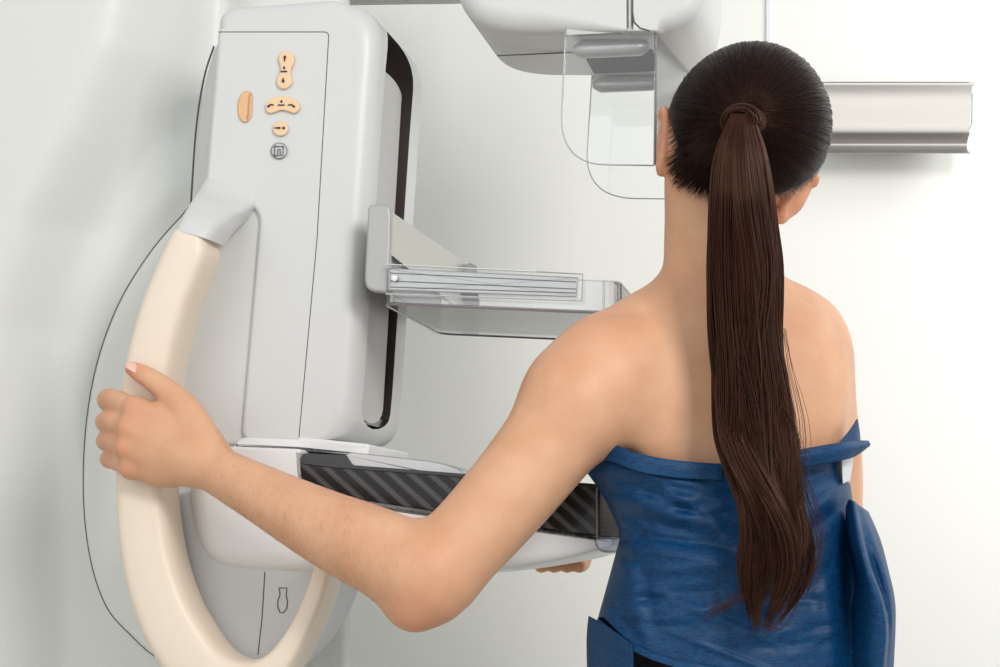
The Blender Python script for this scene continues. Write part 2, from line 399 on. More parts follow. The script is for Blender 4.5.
# panel filling the ring
panel_out = catmull([(160, 500), (152, 560), (180, 640), (245, 682), (300, 644), (333, 575), (335, 510), (250, 490)], 5, True)
ip = pillow('ring_panel', panel_out, 2.062, 2.2, mPanel, mach, .006)
line('seam', [(265, 572), (262, 620), (258, 655)], 2.0624, .0009, mSeam, ip)
icon = [(279, 588), (287, 588), (286, 595), (287.5, 602), (286.5, 609), (283, 613), (279.5, 612), (277.5, 606), (278, 600), (280, 595), (279, 588)]
line('keyhole_mark', icon, 2.0615, .0006, mSeam, ip)

# lower horn carrying the breast support
horn_out = rpoly([(225, 446, 4), (300, 449, 3), (303, 494, 3), (600, 537, 3), (613, 538, 4), (612, 546, 6), (560, 561, 30), (500, 571, 40), (440, 577, 40), (340, 576, 30), (235, 571, 25), (202, 562, 26), (186, 520, 30), (183, 450, 10)], n=8)
pillow('support_arm', horn_out, 2.05, 2.335, mBright, mach, wfun=lambda x, y: .003 if y < 545 and x > 295 or y < 452 else min(.022, .003+max(0, 605-x)*.00015), wf=.003, seg=8)
sup = pillow('breast_support', rpoly([(300, 463, 4), (301, 454, 4), (345, 456, 3), (352, 466, 2), (597, 486.5, 2), (597, 536, 2), (302, 491, 10)]), 2.048, 2.33, mCarbon, mach, .0015)
pillow('smooth_top_edge', rpoly([(300, 464, 4), (301, 453, 6), (346, 455, 4), (352, 465, 3), (597, 484, 2), (597, 487.5, 1), (330, 467.5, 3)]), 2.0465, 2.325, mDark, sup, .0006, .0006)
mb = MB(); mb.add(*tube([M(597, 486, 2.049), M(597, 537, 2.049)], .0013, 8)); mb.build('chrome_edge', mSteel, sup)
e0 = sz(597, 487, 2.05); e1 = sz(597, 535, 2.05); mb = MB(); box_sdz(mb, e0[0]-.002, e0[0]+.0025, 2.053, 2.325, e1[1], e0[1]-.002); mb.build('ribbed_end', mCarbonEnd, sup)
pillow('grey_bar', rpoly([(345, 454, 3), (352, 452, 4), (440, 462, 20), (462, 470, 5), (466, 482, 2), (350, 470, 2)]), 2.050, 2.16, mAlu, mach, .002)
cc = MB(); cc.add(*pillow_geo(rpoly([(594, 537.5, 2), (622, 538, 2), (622, 552, 4), (603, 553, 5), (596, 548, 5)]), 2.045, 2.32, .002)); cc.build('clear_corner_cap', clear('gown_reflection_clear', (.78, .82, .9, 1), .3, .1), sup)  # blue of the gown's reflection is put into the tint

# buttons and their printed marks
pill = lambda nm, out, m, t=.003: pillow(nm, out, 2.0785-t, 2.082, m, body, .0012, seg=4)
def mark(parent, segs, r=.0007, D=2.0745, name='printed_mark'):
    mb = MB()
    for s in segs: mb.add(*tube([M(p[0], p[1], D) for p in s], r, 5))
    return mb.build(name, mInk, parent)
def dot(mb, x, y, rx, ry, D=2.0745): mb.add(*pillow_geo(ellipse(x, y, rx, ry, 12), D-.0003, D+.0006, .0002, .0002, seg=2))
b1 = pill('raise_lower_button', catmull([(286, 50.5), (291, 52.5), (294, 57.5), (293, 64), (290.5, 69), (290.5, 75), (291.5, 81), (289, 86.5), (284, 88.8), (279, 87), (276.5, 82), (278, 76), (280.3, 71), (280, 65), (278.5, 60), (279, 55), (282, 51.5)], 4, True), mButton)
mark(b1, [[(280.5, 71.5), (287, 71.3)], [(284.5, 57), (284.4, 61)], [(283, 78), (283, 82)]])
mb = MB(); dot(mb, 284.6, 57, 1.3, 1.5); dot(mb, 284, 67.6, 1, 1.4); dot(mb, 283, 81, 1.3, 1.5); mb.build('printed_mark', mInk, b1)
b2 = pill('rotate_button', catmull([(282, 96.3), (289, 97), (295, 99.5), (299, 104), (298.5, 110), (294, 113), (289, 111.5), (282, 109.8), (275, 111.8), (270, 113.2), (266, 110.5), (265.4, 104.5), (269, 99.5), (275, 97)], 4, True), mButton)
mark(b2, [[(278, 105), (284.5, 105)], [(268, 106.5), (270, 104.5), (273.5, 105)], [(288, 105), (291.5, 104.5), (294, 106.5)]])
mb = MB(); dot(mb, 281.3, 101.3, 1, 1.4); dot(mb, 268.3, 106.2, 1.3, 1.1); dot(mb, 293.7, 106.3, 1.3, 1.1); mb.build('printed_mark', mInk, b2)
b3 = pill('round_button', ellipse(280.3, 128.2, 7.6, 7.6), mButton)
mark(b3, [[(274.5, 127.8), (279, 127.8)]]); mb = MB(); dot(mb, 279, 127.8, 1.5, 1.1); dot(mb, 283.5, 127.8, 1.4, 1.3); mb.build('printed_mark', mInk, b3)
b4 = pill('round_lamp_key', ellipse(279, 150.8, 7.6, 7.6), mat('grey_key', srgb(196, 198, 198), .4), .002)
mark(b4, [[(274.5, 146.5), (283, 146.5), (283, 155.5), (274.5, 155.5), (274.5, 146.5)], [(277.6, 155), (278, 149), (280, 149), (280.6, 155)], [(273.5, 147.5), (276, 145.5)], [(273.5, 154.5), (276, 156.5)], [(281.8, 145.8), (284, 147.5)]], .0004, 2.0755)
mb = MB()
ro = ellipse(279, 150.8, 7.9, 7.9, 32); mb.add(*tube([M(p[0], p[1], 2.0775) for p in ro+[ro[0]]], .0004, 6, False)); mb.build('key_rim', mSeam, b4)
b5 = pill('amber_release_button', catmull([(246, 91), (250.3, 92), (252, 96), (251.6, 104), (251.4, 112), (250, 118), (246, 122), (242, 121.3), (238.6, 116), (237.6, 108), (238.5, 100), (241.5, 93.5)], 4, True), mButtonD, .001)
mb = MB(); mb.add(*tube([M(x, y, 2.0775) for x, y in [(250.5, 93.5), (249.3, 100), (249.0, 108), (248.6, 114), (247, 119)]], .0013, 8)); mb.build('button_lip', mat('amber_lip', srgb(205, 150, 98), .4), b5)

# tube head, its right-hand end section and the carrying beam
D1 = 2.06
pillow('tube_head', rpoly([(446, -170, 10), (449, -40, 30), (458, 10, 50), (492, 31, 40), (630, 31, 1), (632, -170, 3)], n=8), D1, 2.262, mWhite, mach,
       wfun=lambda x, y: .005 if y < -100 else .024 if x < 600 else .002, wf=.006, seg=10)
pillow('tube_end_section', rpoly([(630, -170, 1), (630, 31, 1), (672, 31, 40), (707, 8, 50), (710, -90, 20), (700, -170, 20)], n=8), D1, 2.28, mWhite, mach,
       wfun=lambda x, y: .018 if x > 660 else .002, wf=.012, seg=10)
hz = sz(560, 28, 2.1)[1]
pillow('carrying_beam', rpoly([(240, -165), (500, -165), (500, -52), (240, -50)]), 2.30, 2.5, mWhite, mach, .01)
pillow('beam_rail', rpoly([(300, -46), (470, -49), (470, -6.5, 1), (300, -4, 1)]), 2.42, 2.47, mRail, mach, .002)
# collimator hole and the two grey rollers under the head
zu = sz(560, 31, D1)[1]; zu2 = sz(560, 49, 2.14)[1]
s_a = sz(565, 31, D1)[0]; s_b = sz(648, 31, D1)[0]
mb = MB(); box_sdz(mb, s_a+.008, s_b+.004, 2.135, 2.235, zu-.004, zu+.01); mb.build('beam_window', mSlot, mach)
mb = MB(); mb.add(*tube([P3(sz(482, 31, D1)[0], 2.15, zu-.0003), P3(s_a+.01, 2.15, zu-.0003)], .0007, 6)); mb.build('seam', mSeam, mach)
line('seam', [(632, -60), (632, 10), (634, 22), (640, 28), (650, 31)], D1-.0002, .0009, mSeam, mach)
for Dq, name in ((2.10, 'grey_roller'), (2.262, 'grey_roller')):
    mb = MB(); path = [P3(s, Dq, zu-.010) for s in np.linspace(s_a+.003, s_b-.003, 10)]
    mb.add(*tube(path, [.004]+[.0095]*8+[.004], 16)); mb.build(name, mAlu, mach)

# ------------------------------------------------------------------ face shield
sh = thing('face_shield', 'clear acrylic face shield with rounded panes hanging from the white tube head', 'face shield', tuple(M(612, 165, 2.07)))
def sheet(name, pts, D, th, m, parent, edge=None, er=.0009):
    o = pillow(name, pts, D-th/2, D+th/2, m, parent, .0006, .0006, seg=2)
    if edge: mb = MB(); mb.add(*tube([M(p[0], p[1], D) for p in edge], er, 6)); mb.build('polished_edge', mEdge, o)
    return o
zn = sz(655, 164, 2.07)[1]
near = rpoly([(566, 28, 2), (656, 31, 2), (656, 165, 1), (600, 164, 30), (560, 150, 42), (563, 60, 1)], n=10)
near = [np.array(p) for p in rpoly([(566, 28, 1), (656, 28, 1), (654, 166, 1), (559, 164, 52)], n=14)]
e_near = [(566, 28)]+[tuple(p) for p in near if p[1] > 60 and p[0] < 640]
ea = [p for p in near if p[1] > 60 and p[0] < 640]; ea.sort(key=lambda p: math.atan2(p[1]-100, p[0]-640))
e_near = rpoly([(640, 164), (559, 164, 52), (565.5, 30)], n=14)[0:]; 
e_near = [e for e in rpoly([(566, 28, 1), (655.5, 28, 1), (654, 165.5, 1), (559, 164, 52)], n=14)]
pn = sheet('near_pane', e_near, 2.07, .003, mClear, sh, e_near+[e_near[0]])
# the far pane is the same pane one head-width away
off = .205
q = [sz(p[0], p[1], 2.07) for p in e_near]
q0s = min(a[0] for a in q); q1s = max(a[0] for a in q)
def shifted(name, D, clip=None):
    v = []; n = len(q)
    qs = [np.array([a[0]+.020*(a[0]-q0s)/(q1s-q0s), a[1]]) for a in q]
    for d in (D-.0015, D+.0015): v += [P3(a[0], d, a[1]) for a in qs]
    f = [tuple(range(n)), tuple(range(n, 2*n))]+[(i, (i+1) % n, n+(i+1) % n, n+i) for i in range(n)]
    o = obj(name, v, f, mClear, sh); mb = MB(); mb.add(*tube([P3(a[0], D, a[1]) for a in qs]+[P3(qs[0][0], D, qs[0][1])], .0008, 6, False)); mb.build('polished_edge', mEdge, o); return o
shifted('far_pane', 2.07+off)
sr = sz(655.5, 100, 2.07)[0]; zt = sz(655, 30, 2.07)[1]
mb = MB(); mb.add([P3(sr+a+(.020 if D > 2.1 else 0), D, z) for a in (-.0015, .0015) for D in (2.07, 2.07+off) for z in (zn, zt)], [(0, 1, 3, 2), (4, 6, 7, 5), (0, 4, 5, 1), (2, 3, 7, 6), (0, 2, 6, 4), (1, 5, 7, 3)]); fp = mb.build('front_pane', mClearB, sh)
mb = MB()
for D in (2.07, 2.07+off): mb.add(*tube([P3(sr+(.02 if D > 2.1 else 0), D, zn), P3(sr+(.02 if D > 2.1 else 0), D, zt)], .0014, 6))
mb.add(*tube([P3(sr, 2.07, zn), P3(sr+.02, 2.07+off, zn)], .0014, 6)); mb.build('polished_edge', mEdgeD, fp)
mb = MB(); s0 = sz(567, 30, 2.07)[0]
for D in (2.07, 2.07+off): mb = MB(); box_sdz(mb, s0, sr, D-.004, D+.004, zt-.002, zt+.004); mb.build('mounting_rail', mAlu, sh)

# ------------------------------------------------------------------ compression paddle
pd = thing('compression_paddle', 'clear acrylic compression tray held by a grey steel frame above the carbon support', 'compression paddle', tuple(M(385, 300, 2.06)))
DP = 2.04; PW = .30; PC = .42
pillow('near_end_plate', rpoly([(368, 204, 6), (388, 204, 7), (391, 213, 4), (389, 290, 4), (386, 293, 4), (368, 291, 9), (364, 282, 6)]), DP, DP+.012, mGreyPl, pd, .003)
s1 = sz(389, 212, DP)[0]; z1 = sz(389, 210, DP)[1]; z0 = sz(389, 253, DP)[1]; z00 = sz(389, 290, DP)[1]
fr = MB(); 
v = [P3(s1+a, D, z) for a in (-.004, 0) for D, z in ((DP+.002, z1), (DP+PC, z1+.004), (DP+PC, z0-.015), (DP+.002, z0))]
fr.add(v, [(0, 1, 2, 3), (4, 7, 6, 5), (0, 4, 5, 1), (1, 5, 6, 2), (2, 6, 7, 3), (3, 7, 4, 0)])
fr.build('steel_crossbar', mSteel, pd)
fr = MB(); box_sdz(fr, s1-.012, s1-.004, DP+.01, DP+PW-.01, z00, z0+.01); fr.build('rear_flange', mDark, pd)
fr = MB(); q0 = [(0, 0), (.010, .004), (.018, .000), (.020, -.030), (.020, -.085), (0, -.085)]
v = [P3(s1+a-.004, D, z1+b) for D in (DP+PC, DP+PC+.006) for a, b in q0]; n = len(q0)
fr.add(v, [tuple(range(n)), tuple(range(n, 2*n))]+[(i, (i+1) % n, n+(i+1) % n, n+i) for i in range(n)]); fr.build('far_end_plate', mGreyPl, pd)
# carriage arm into the slot
mb = MB(); box_sdz(mb, s1-.10, s1-.003, 2.15, 2.22, z0-.01, z1-.01); mb.build('carriage_arm', mAlu, pd)
# tray: U-bent acrylic, walls with rounded corners, floor
tl = sz(383, 272, DP+.006); tr = sz(619, 281, DP+.006); bl = sz(383, 304, DP+.006); br = sz(619, 314, DP+.006)
def tray_outline(inset=0):
    sL, sR, Dn, Df = tl[0]+inset, tr[0]-inset, DP+.006+inset, DP+PW-inset; r = .016-inset*.5; o = []
    for cx, cy, a0 in ((sR-r, Dn+r, -90), (sR-r, Df-r, 0), (sL+r, Df-r, 90), (sL+r, Dn+r, 180)):
        for k in range(7): a = math.radians(a0+90*k/6); o.append((cx+r*math.cos(a), cy+r*math.sin(a)))
    return o
def zslope(s, zl, zr): t = (s-tl[0])/(tr[0]-tl[0]); return zl+(zr-zl)*t
oo, ii = tray_outline(), tray_outline(.003); n = len(oo); v = []; f = []
for o_, (za, zb) in ((oo, (tl[1], tr[1])), (oo, (bl[1], br[1])), (ii, (bl[1]+.003, br[1]+.003)), (ii, (tl[1], tr[1]))):
    v += [P3(s, D, zslope(s, za, zb)) for s, D in o_]
for k in range(4):
    if k == 1: continue
    kk = (k+1) % 4
    for i in range(n): j = (i+1) % n; f.append((k*n+i, k*n+j, kk*n+j, kk*n+i))
f.append(tuple(range(n, 2*n))); f.append(tuple(range(2*n, 3*n)))
tray = obj('clear_tray', v, f, mClearB, pd, 50)
mb = MB(); mb.add(*tube([P3(s, D, zslope(s, bl[1], br[1])) for s, D in oo+[oo[0]]], .0013, 6, False)); mb.build('bottom_edge', mEdgeD, tray)
mb = MB(); mb.add(*tube([P3(s, D, zslope(s, tl[1], tr[1])) for s, D in oo+[oo[0]]], .0011, 6, False)); mb.build('top_edge', mBright, tray)
for s, D in ((tr[0], DP+.024), (tr[0]-.016, DP+.007)):
    mb = MB(); mb.add(*tube([P3(s, D, zslope(s, bl[1], br[1])), P3(s, D, zslope(s, tl[1], tr[1]))], .0011, 6)); mb.build('corner_edge', mEdgeD if D > DP+.01 else mBright, tray)
rl = pillow('slide_rail', rpoly([(388, 268, 1), (578, 277, 1), (576, 297, 1), (388, 290, 1)]), DP-.004, DP+.003, mAlu, pd, .001)
for a, b in (((390, 273), (576, 282)), ((390, 281), (576, 289)), ((390, 287), (576, 293))): line('rail_groove', [a, b], DP-.0042, .0006, mSeam, rl)
sl = pillow('clear_sleeve', rpoly([(386, 264.5, 2), (583, 274, 3), (582, 301, 3), (386, 294, 2)]), DP-.008, DP-.005, mClear, pd, .0008)
line('sleeve_edge', [(386, 264.5), (583, 274), (582, 301), (386, 294)], DP-.0065, .0008, mBright, sl)
line('sleeve_edge', [(536, 271), (583, 274), (582, 301)], DP-.007, .0009, mEdge, sl)
mb = MB(); mb.add(*pillow_geo(ellipse(394, 278, 3.2, 3.2, 16), DP-.011, DP-.004, .001, seg=3)); mb.build('screw_head', mBright, rl)
mb = MB(); mb.add(*pillow_geo(rpoly([(460, 291, 2), (478, 292, 2), (479, 305, 3), (463, 305, 3)]), DP+.02, DP+.03, .001, seg=3)); mb.build('far_clip', mGreyPl, pd)

# ------------------------------------------------------------------ steel wall holder
YH = 2.93
hd = thing('steel_wall_holder', 'brushed steel sheet holder with a curled polished lip on the white wall', 'wall holder', tuple(W(905, 155, 2.99)))
xl, xr = W(824, 0, YH)[0], W(972, 0, YH)[0]; zt_, zb_ = W(0, 85, YH)[2], W(0, 155, YH)[2]
def prof(mb, pr, x0, x1, dx=0):
    n = len(pr); v = [(x0, y, z) for y, z in pr]+[(x1-dx*(pr[0][1]-z), y, z) for y, z in pr]
    mb.add(v, [(i, i+1, n+i+1, n+i) for i in range(n-1)])
H = zt_-zb_
pr = [(YH, zt_), (YH-.002, zt_-.02), (YH, zt_-H*.66), (YH-.004, zt_-H*.70), (YH+.006, zt_-H*.76), (YH+.010, zt_-H*.84), (YH+.004, zt_-H*.92), (YH-.01, zb_+.002), (YH-.012, zb_)]
pr = [tuple(p) for p in catmull(pr, 4)]
mb = MB(); prof(mb, pr+[(y+.0015, z) for y, z in reversed(pr)], xl, xr, .06); mb.build('front_sheet', mSteelW, hd, 60)
mb = MB(); mb.add(*wbox(xl, xr+.004, YH+.002, YH+.006, zt_, zt_+.005)); mb.add(*wbox(xl, xr-.004, YH+.002, 2.999, zt_+.004, zt_+.0055)); mb.build('top_lip', mSteelW, hd)
mb = MB(); mb.add(*tube([(xr, YH+.03, zt_-.004), (xr+.008, YH+.03, zt_-.006), (xr+.007, YH+.03, zt_-.05), (xr+.002, YH+.03, zt_-.062), (xr-.004, YH+.03, zt_-.062)], .0012, 8)); mb.build('side_wire', mAlu, hd)
for x in (xl+.02, xr-.03):
    mb = MB(); mb.add(*wbox(x, x+.01, YH+.001, 2.999, zt_-.04, zt_-.01)); mb.build('wall_bracket', mAlu, hd)

# ------------------------------------------------------------------ the patient
pers = thing('person', 'woman seen from behind, long dark ponytail, blue paper gown, hand on beige ring', 'person', (.24, 2.03, 0))

def surface_nets(Fv, org, h):
    ins = Fv < 0
    nx, ny, nz = Fv.shape
    cnt = np.zeros((nx-1, ny-1, nz-1), np.uint8)
    for a in (0, 1):
        for b in (0, 1):
            for c in (0, 1): cnt += ins[a:nx-1+a, b:ny-1+b, c:nz-1+c]
    act = (cnt > 0) & (cnt < 8)
    idx = np.argwhere(act); N = len(idx)
    cid = np.full(act.shape, -1, np.int32); cid[act] = np.arange(N)
    corners = [(a, b, c) for a in (0, 1) for b in (0, 1) for c in (0, 1)]
    val = {c: Fv[idx[:, 0]+c[0], idx[:, 1]+c[1], idx[:, 2]+c[2]].astype(np.float64) for c in corners}
    acc = np.zeros((N, 3)); num = np.zeros(N)
    for c in corners:
        for ax in range(3):
            if c[ax]: continue
            d = list(c); d[ax] = 1; d = tuple(d); a, b = val[c], val[d]; x = (a < 0) != (b < 0)
            t = np.where(x, a/np.where(x, a-b, 1), 0)
            p = np.tile(np.array(c, float), (N, 1)); p[:, ax] += t
            acc[x] += p[x]; num[x] += 1
    vert = org+(idx+acc/num[:, None])*h
    faces = []
    for ax in range(3):
        o1, o2 = [(1, 2), (2, 0), (0, 1)][ax]
        sl0 = [slice(None)]*3; sl1 = [slice(None)]*3; sl0[ax] = slice(0, -1); sl1[ax] = slice(1, None)
        A_, B_ = ins[tuple(sl0)], ins[tuple(sl1)]; e = np.argwhere(A_ != B_)
        ok = (e[:, o1] > 0) & (e[:, o2] > 0) & (e[:, o1] < Fv.shape[o1]-1) & (e[:, o2] < Fv.shape[o2]-1); e = e[ok]
        fl = A_[e[:, 0], e[:, 1], e[:, 2]]
        def g(d1, d2):
            q_ = e.copy(); q_[:, o1] -= d1; q_[:, o2] -= d2; return cid[q_[:, 0], q_[:, 1], q_[:, 2]]
        qd = np.stack([g(1, 1), g(0, 1), g(0, 0), g(1, 0)], 1)
        qd[~fl] = qd[~fl][:, ::-1]; faces.append(qd)
    return vert, np.concatenate(faces)

class Field:
    def __init__(s, lo, hi, h):
        s.lo = np.array(lo, float); s.h = h; s.n = np.ceil((np.array(hi)-s.lo)/h).astype(int)+1
        s.F = np.full(tuple(s.n), .1, np.float32)
    def region(s, lo, hi):
        a = np.clip(np.floor((lo-s.lo)/s.h).astype(int), 0, s.n); b = np.clip(np.ceil((hi-s.lo)/s.h).astype(int)+1, 0, s.n)
        sl = tuple(slice(x, y) for x, y in zip(a, b))
        ax = [(s.lo[i]+np.arange(a[i], b[i])*s.h).astype(np.float32) for i in range(3)]
        return sl, np.meshgrid(*ax, indexing='ij', sparse=True)
    def merge(s, sl, d, k, sub=False):
        f = s.F[sl]
        if sub: d = -d; t = np.clip(.5-.5*(d-f)/k, 0, 1); t = np.clip(.5+.5*(d-f)/k, 0, 1); s.F[sl] = f*(1-t)+d*t+k*t*(1-t); return
        t = np.clip(.5+.5*(f-d)/k, 0, 1); s.F[sl] = f*(1-t)+d*t-k*t*(1-t)
    def cone(s, a, b, ra, rb, k=.01, sub=False):
        a = np.array(a, float); b = np.array(b, float); m = max(ra, rb)+max(k, .004)*1.5+.006
        sl, (X, Y, Z) = s.region(np.minimum(a, b)-m, np.maximum(a, b)+m)
        ab = b-a; L = max(ab@ab, 1e-9)
        t = np.clip(((X-a[0])*ab[0]+(Y-a[1])*ab[1]+(Z-a[2])*ab[2])/L, 0, 1)
        d = np.sqrt((X-a[0]-t*ab[0])**2+(Y-a[1]-t*ab[1])**2+(Z-a[2]-t*ab[2])**2)-(ra+(rb-ra)*t)
        s.merge(sl, d, k, sub)
    def ell(s, c, r, k=.01, R=None, sub=False):
        c = np.array(c, float); r = np.array(r, float); m = max(r)+k*1.5+.006
        sl, (X, Y, Z) = s.region(c-m, c+m)
        x, y, z = X-c[0], Y-c[1], Z-c[2]
        if R is not None: x, y, z = (R[0][0]*x+R[0][1]*y+R[0][2]*z, R[1][0]*x+R[1][1]*y+R[1][2]*z, R[2][0]*x+R[2][1]*y+R[2][2]*z)
        k0 = np.sqrt((x/r[0])**2+(y/r[1])**2+(z/r[2])**2); k1 = np.sqrt((x/r[0]**2)**2+(y/r[1]**2)**2+(z/r[2]**2)**2)
        d = k0*(k0-1)/np.maximum(k1, 1e-6); s.merge(sl, d, k, sub)
def chain(Fd, pts, k, n=5):               # pts (px, py, Y, radius in px): one tapering limb through all of them
    q = catmull(pts, n); c = np.array([W(*p[:3]) for p in q]); r = np.array([p[3]*p[2]/F for p in q]); m = r.max()+k*1.5+.006
    sl, (X, Y, Z) = Fd.region(c.min(0)-m, c.max(0)+m); d = None
    for i in range(len(q)-1):
        a, ab = c[i], c[i+1]-c[i]; L = max(ab@ab, 1e-9)
        t = np.clip(((X-a[0])*ab[0]+(Y-a[1])*ab[1]+(Z-a[2])*ab[2])/L, 0, 1)
        e = np.sqrt((X-a[0]-t*ab[0])**2+(Y-a[1]-t*ab[1])**2+(Z-a[2]-t*ab[2])**2)-(r[i]+(r[i+1]-r[i])*t)
        d = e if d is None else np.minimum(d, e)
    Fd.merge(sl, d, k)

# head frame: ears line falls to the right by ~22 degrees
HR = math.radians(20); Hc = W(748, 131, 1.99)
hx = np.array([math.cos(HR), 0, -math.sin(HR)]); hz_ = np.array([math.sin(HR), .0, math.cos(HR)]); hy = np.cross(hz_, hx)
hx = hx*1.0; Rm = np.array([hx, hy, hz_])      # hx: her right, hy: where she looks, hz_: crown
def Hh(x, y, z): return Hc+hx*x+hy*y+hz_*z

B = Field((-.45, 1.80, .88), (.46, 2.50, 1.70), .0027)
# trunk
B.ell(W(733, 480, 2.04), (.108, .086, .19), .03)
B.ell(W(712, 395, 2.03), (.125, .078, .125), .04)
B.ell(W(738, 640, 2.06), (.115, .085, .17), .04)
B.ell(W(742, 770, 2.06), (.138, .108, .12), .04)
B.cone(W(640, 372, 2.01), W(790, 360, 2.05), .055, .055, .04)
# neck and trapezius
chain(B, [(722, 150, 2.00, 55), (717, 250, 2.01, 53), (718, 310, 2.02, 54)], .02)
B.cone(W(702, 312, 2.02), W(612, 358, 2.00), .034, .036, .035)
B.cone(W(745, 306, 2.03), W(800, 336, 2.06), .036, .034, .035)
# shoulder blades and spine
B.ell(W(655, 400, 1.968), (.035, .018, .062), .03, np.array([[.96, 0, .28], [0, 1, 0], [-.28, 0, .96]]))
B.ell(W(800, 395, 2.0), (.034, .020, .065), .04)
B.cone(W(737, 300, 1.925), W(742, 470, 1.930), .007, .007, .02, sub=True)
# left arm to the ring
chain(B, [(606, 384, 1.99, 52), (583, 402, 1.98, 53), (552, 440, 1.97, 49), (512, 490, 1.96, 46), (462, 545, 1.95, 44), (428, 568, 1.95, 45)], .03)
B.cone(W(600, 380, 1.985), W(580, 395, 1.98), .054, .052, .03)
chain(B, [(420, 572, 1.95, 47), (370, 548, 1.965, 43), (320, 525, 1.985, 37), (265, 496, 2.01, 29.5), (222, 473, 2.035, 24.5), (200, 460, 2.045, 23)], .012)
chain(B, [(432, 580, 1.95, 38), (414, 606, 1.945, 23)], .03)
# hand
wr = (200, 460, 2.045)
mcp = [(136, 409, 2.060, 13), (130, 429, 2.053, 13.5), (127, 448, 2.056, 13), (132, 468, 2.063, 12)]
wrs = [(188, 440, 2.05, 20), (184, 450, 2.045, 20), (184, 460, 2.045, 20), (186, 467, 2.05, 19)]
for a, b in zip(wrs, mcp):
    chain(B, [(wr[0]+6, wr[1], wr[2], 22), a, b], .010)
chain(B, [(170, 470, 2.058, 16), (160, 473, 2.062, 14)], .01)
pip = [(110, 399, 2.095, 10.8), (107.5, 421, 2.090, 10.4), (107.5, 440, 2.090, 9.6), (110.5, 459, 2.090, 8.8)]
dip = [(108, 403, 2.142, 9), (106, 424, 2.14, 9), (106, 443, 2.14, 8.6), (109, 461, 2.138, 7.8)]
tip = [(122, 407, 2.178, 8), (121, 427, 2.178, 8), (121, 446, 2.178, 7.8), (122, 463, 2.172, 7)]
for a, b, c, d in zip(mcp, pip, dip, tip):
    chain(B, [(a[0], a[1], a[2], a[3]-1.5), b, c, d], .0035)
    B.ell(W(a[0]-2, a[1]-1, a[2]-.006), (.009, .008, .008), .008)
# creases between the fingers
for i in range(3):
    y = (pip[i][1]+pip[i+1][1])/2
    B.cone(W(98, y, 2.075), W(117, y+1.5, 2.058), .0014, .0006, .002, sub=True)
# thumb lying up along the ring
chain(B, [(204, 445, 2.045, 20), (188, 414, 2.052, 17), (170, 394, 2.060, 13.2), (152, 380, 2.066, 10.8), (141, 373.5, 2.069, 9.6), (132, 368.5, 2.071, 7.4)], .008)
# right arm: down behind the gown, forward, fingers under the support
chain(B, [(786, 350, 2.06, 50), (800, 372, 2.07, 46), (818, 440, 2.09, 42), (822, 520, 2.12, 39), (806, 590, 2.18, 38)], .03)
chain(B, [(806, 590, 2.18, 37), (740, 560, 2.30, 31), (665, 528, 2.42, 23), (630, 520, 2.45, 22)], .02)
for k, dx in enumerate((0, 13, 26, 38)):
    chain(B, [(630, 518, 2.45, 17), (556+dx, 524, 2.445, 11), (548+dx, 548, 2.43, 8.6), (545+dx, 563, 2.40, 7.6), (541+dx, 566, 2.36, 7)], .004)
# head
B.ell(Hc, (.0725, .092, .077), .01, Rm)
B.ell(Hh(0, .045, -.045), (.055, .055, .060), .025, Rm)
B.ell(Hh(0, .066, -.100), (.030, .028, .022), .03, Rm)            # chin
B.cone(Hh(0, .098, -.010), Hh(0, .112, -.048), .007, .011, .008)   # nose
B.ell(Hh(0, .092, -.072), (.021, .010, .006), .006, Rm)            # lips
for sx in (-1, 1):
    B.ell(Hh(sx*.030, .104, -.012), (.015, .012, .010), .008, Rm, sub=True)
# ears: a shell with rim, hollow and lobe
def ear(c, up, out, fwd, L, Wd):
    Re = np.array([out, fwd, up])
    B.ell(c, (.0045, Wd*.5, L*.5), .004, Re)
    n = 9
    pts = [c+up*(L*.48*math.cos(a))+fwd*(-Wd*.42*math.sin(a))+out*.004 for a in np.linspace(-.6, PI*.85, n)]
    for a, b in zip(pts[:-1], pts[1:]): B.cone(a, b, .0036, .0036, .003)
    B.ell(c-up*L*.40, (.005, Wd*.26, L*.17), .004, Re)
def nrmz(v): v = np.array(v, float); return v/np.linalg.norm(v)
eu = nrmz([.10, 0, 1.]); ef = nrmz([-.45, .9, .0]); eo = nrmz(np.cross(eu, ef)); ef = np.cross(eo, eu)
ear(W(664, 141, 2.0), eu, nrmz([-1, -.35, .1]), nrmz([-.35, 1, 0]), .064, .030)
eu2 = nrmz([.58, .05, .80]); eo2 = nrmz([.62, -.62, -.48]); eo2 = nrmz(eo2-eu2*(eo2@eu2)); ef2 = np.cross(eu2, eo2)
ear(W(796, 197, 2.0), eu2, eo2, ef2, .058, .034)
B.cone(W(775, 190, 2.01), W(792, 200, 2.005), .012, .008, .012)
vs, fs = surface_nets(B.F, B.lo, B.h)
bodyo = obj('body', vs, fs, mSkin, pers, 0)
sm = bodyo.modifiers.new('smooth', 'SMOOTH'); sm.factor = .5; sm.iterations = 2
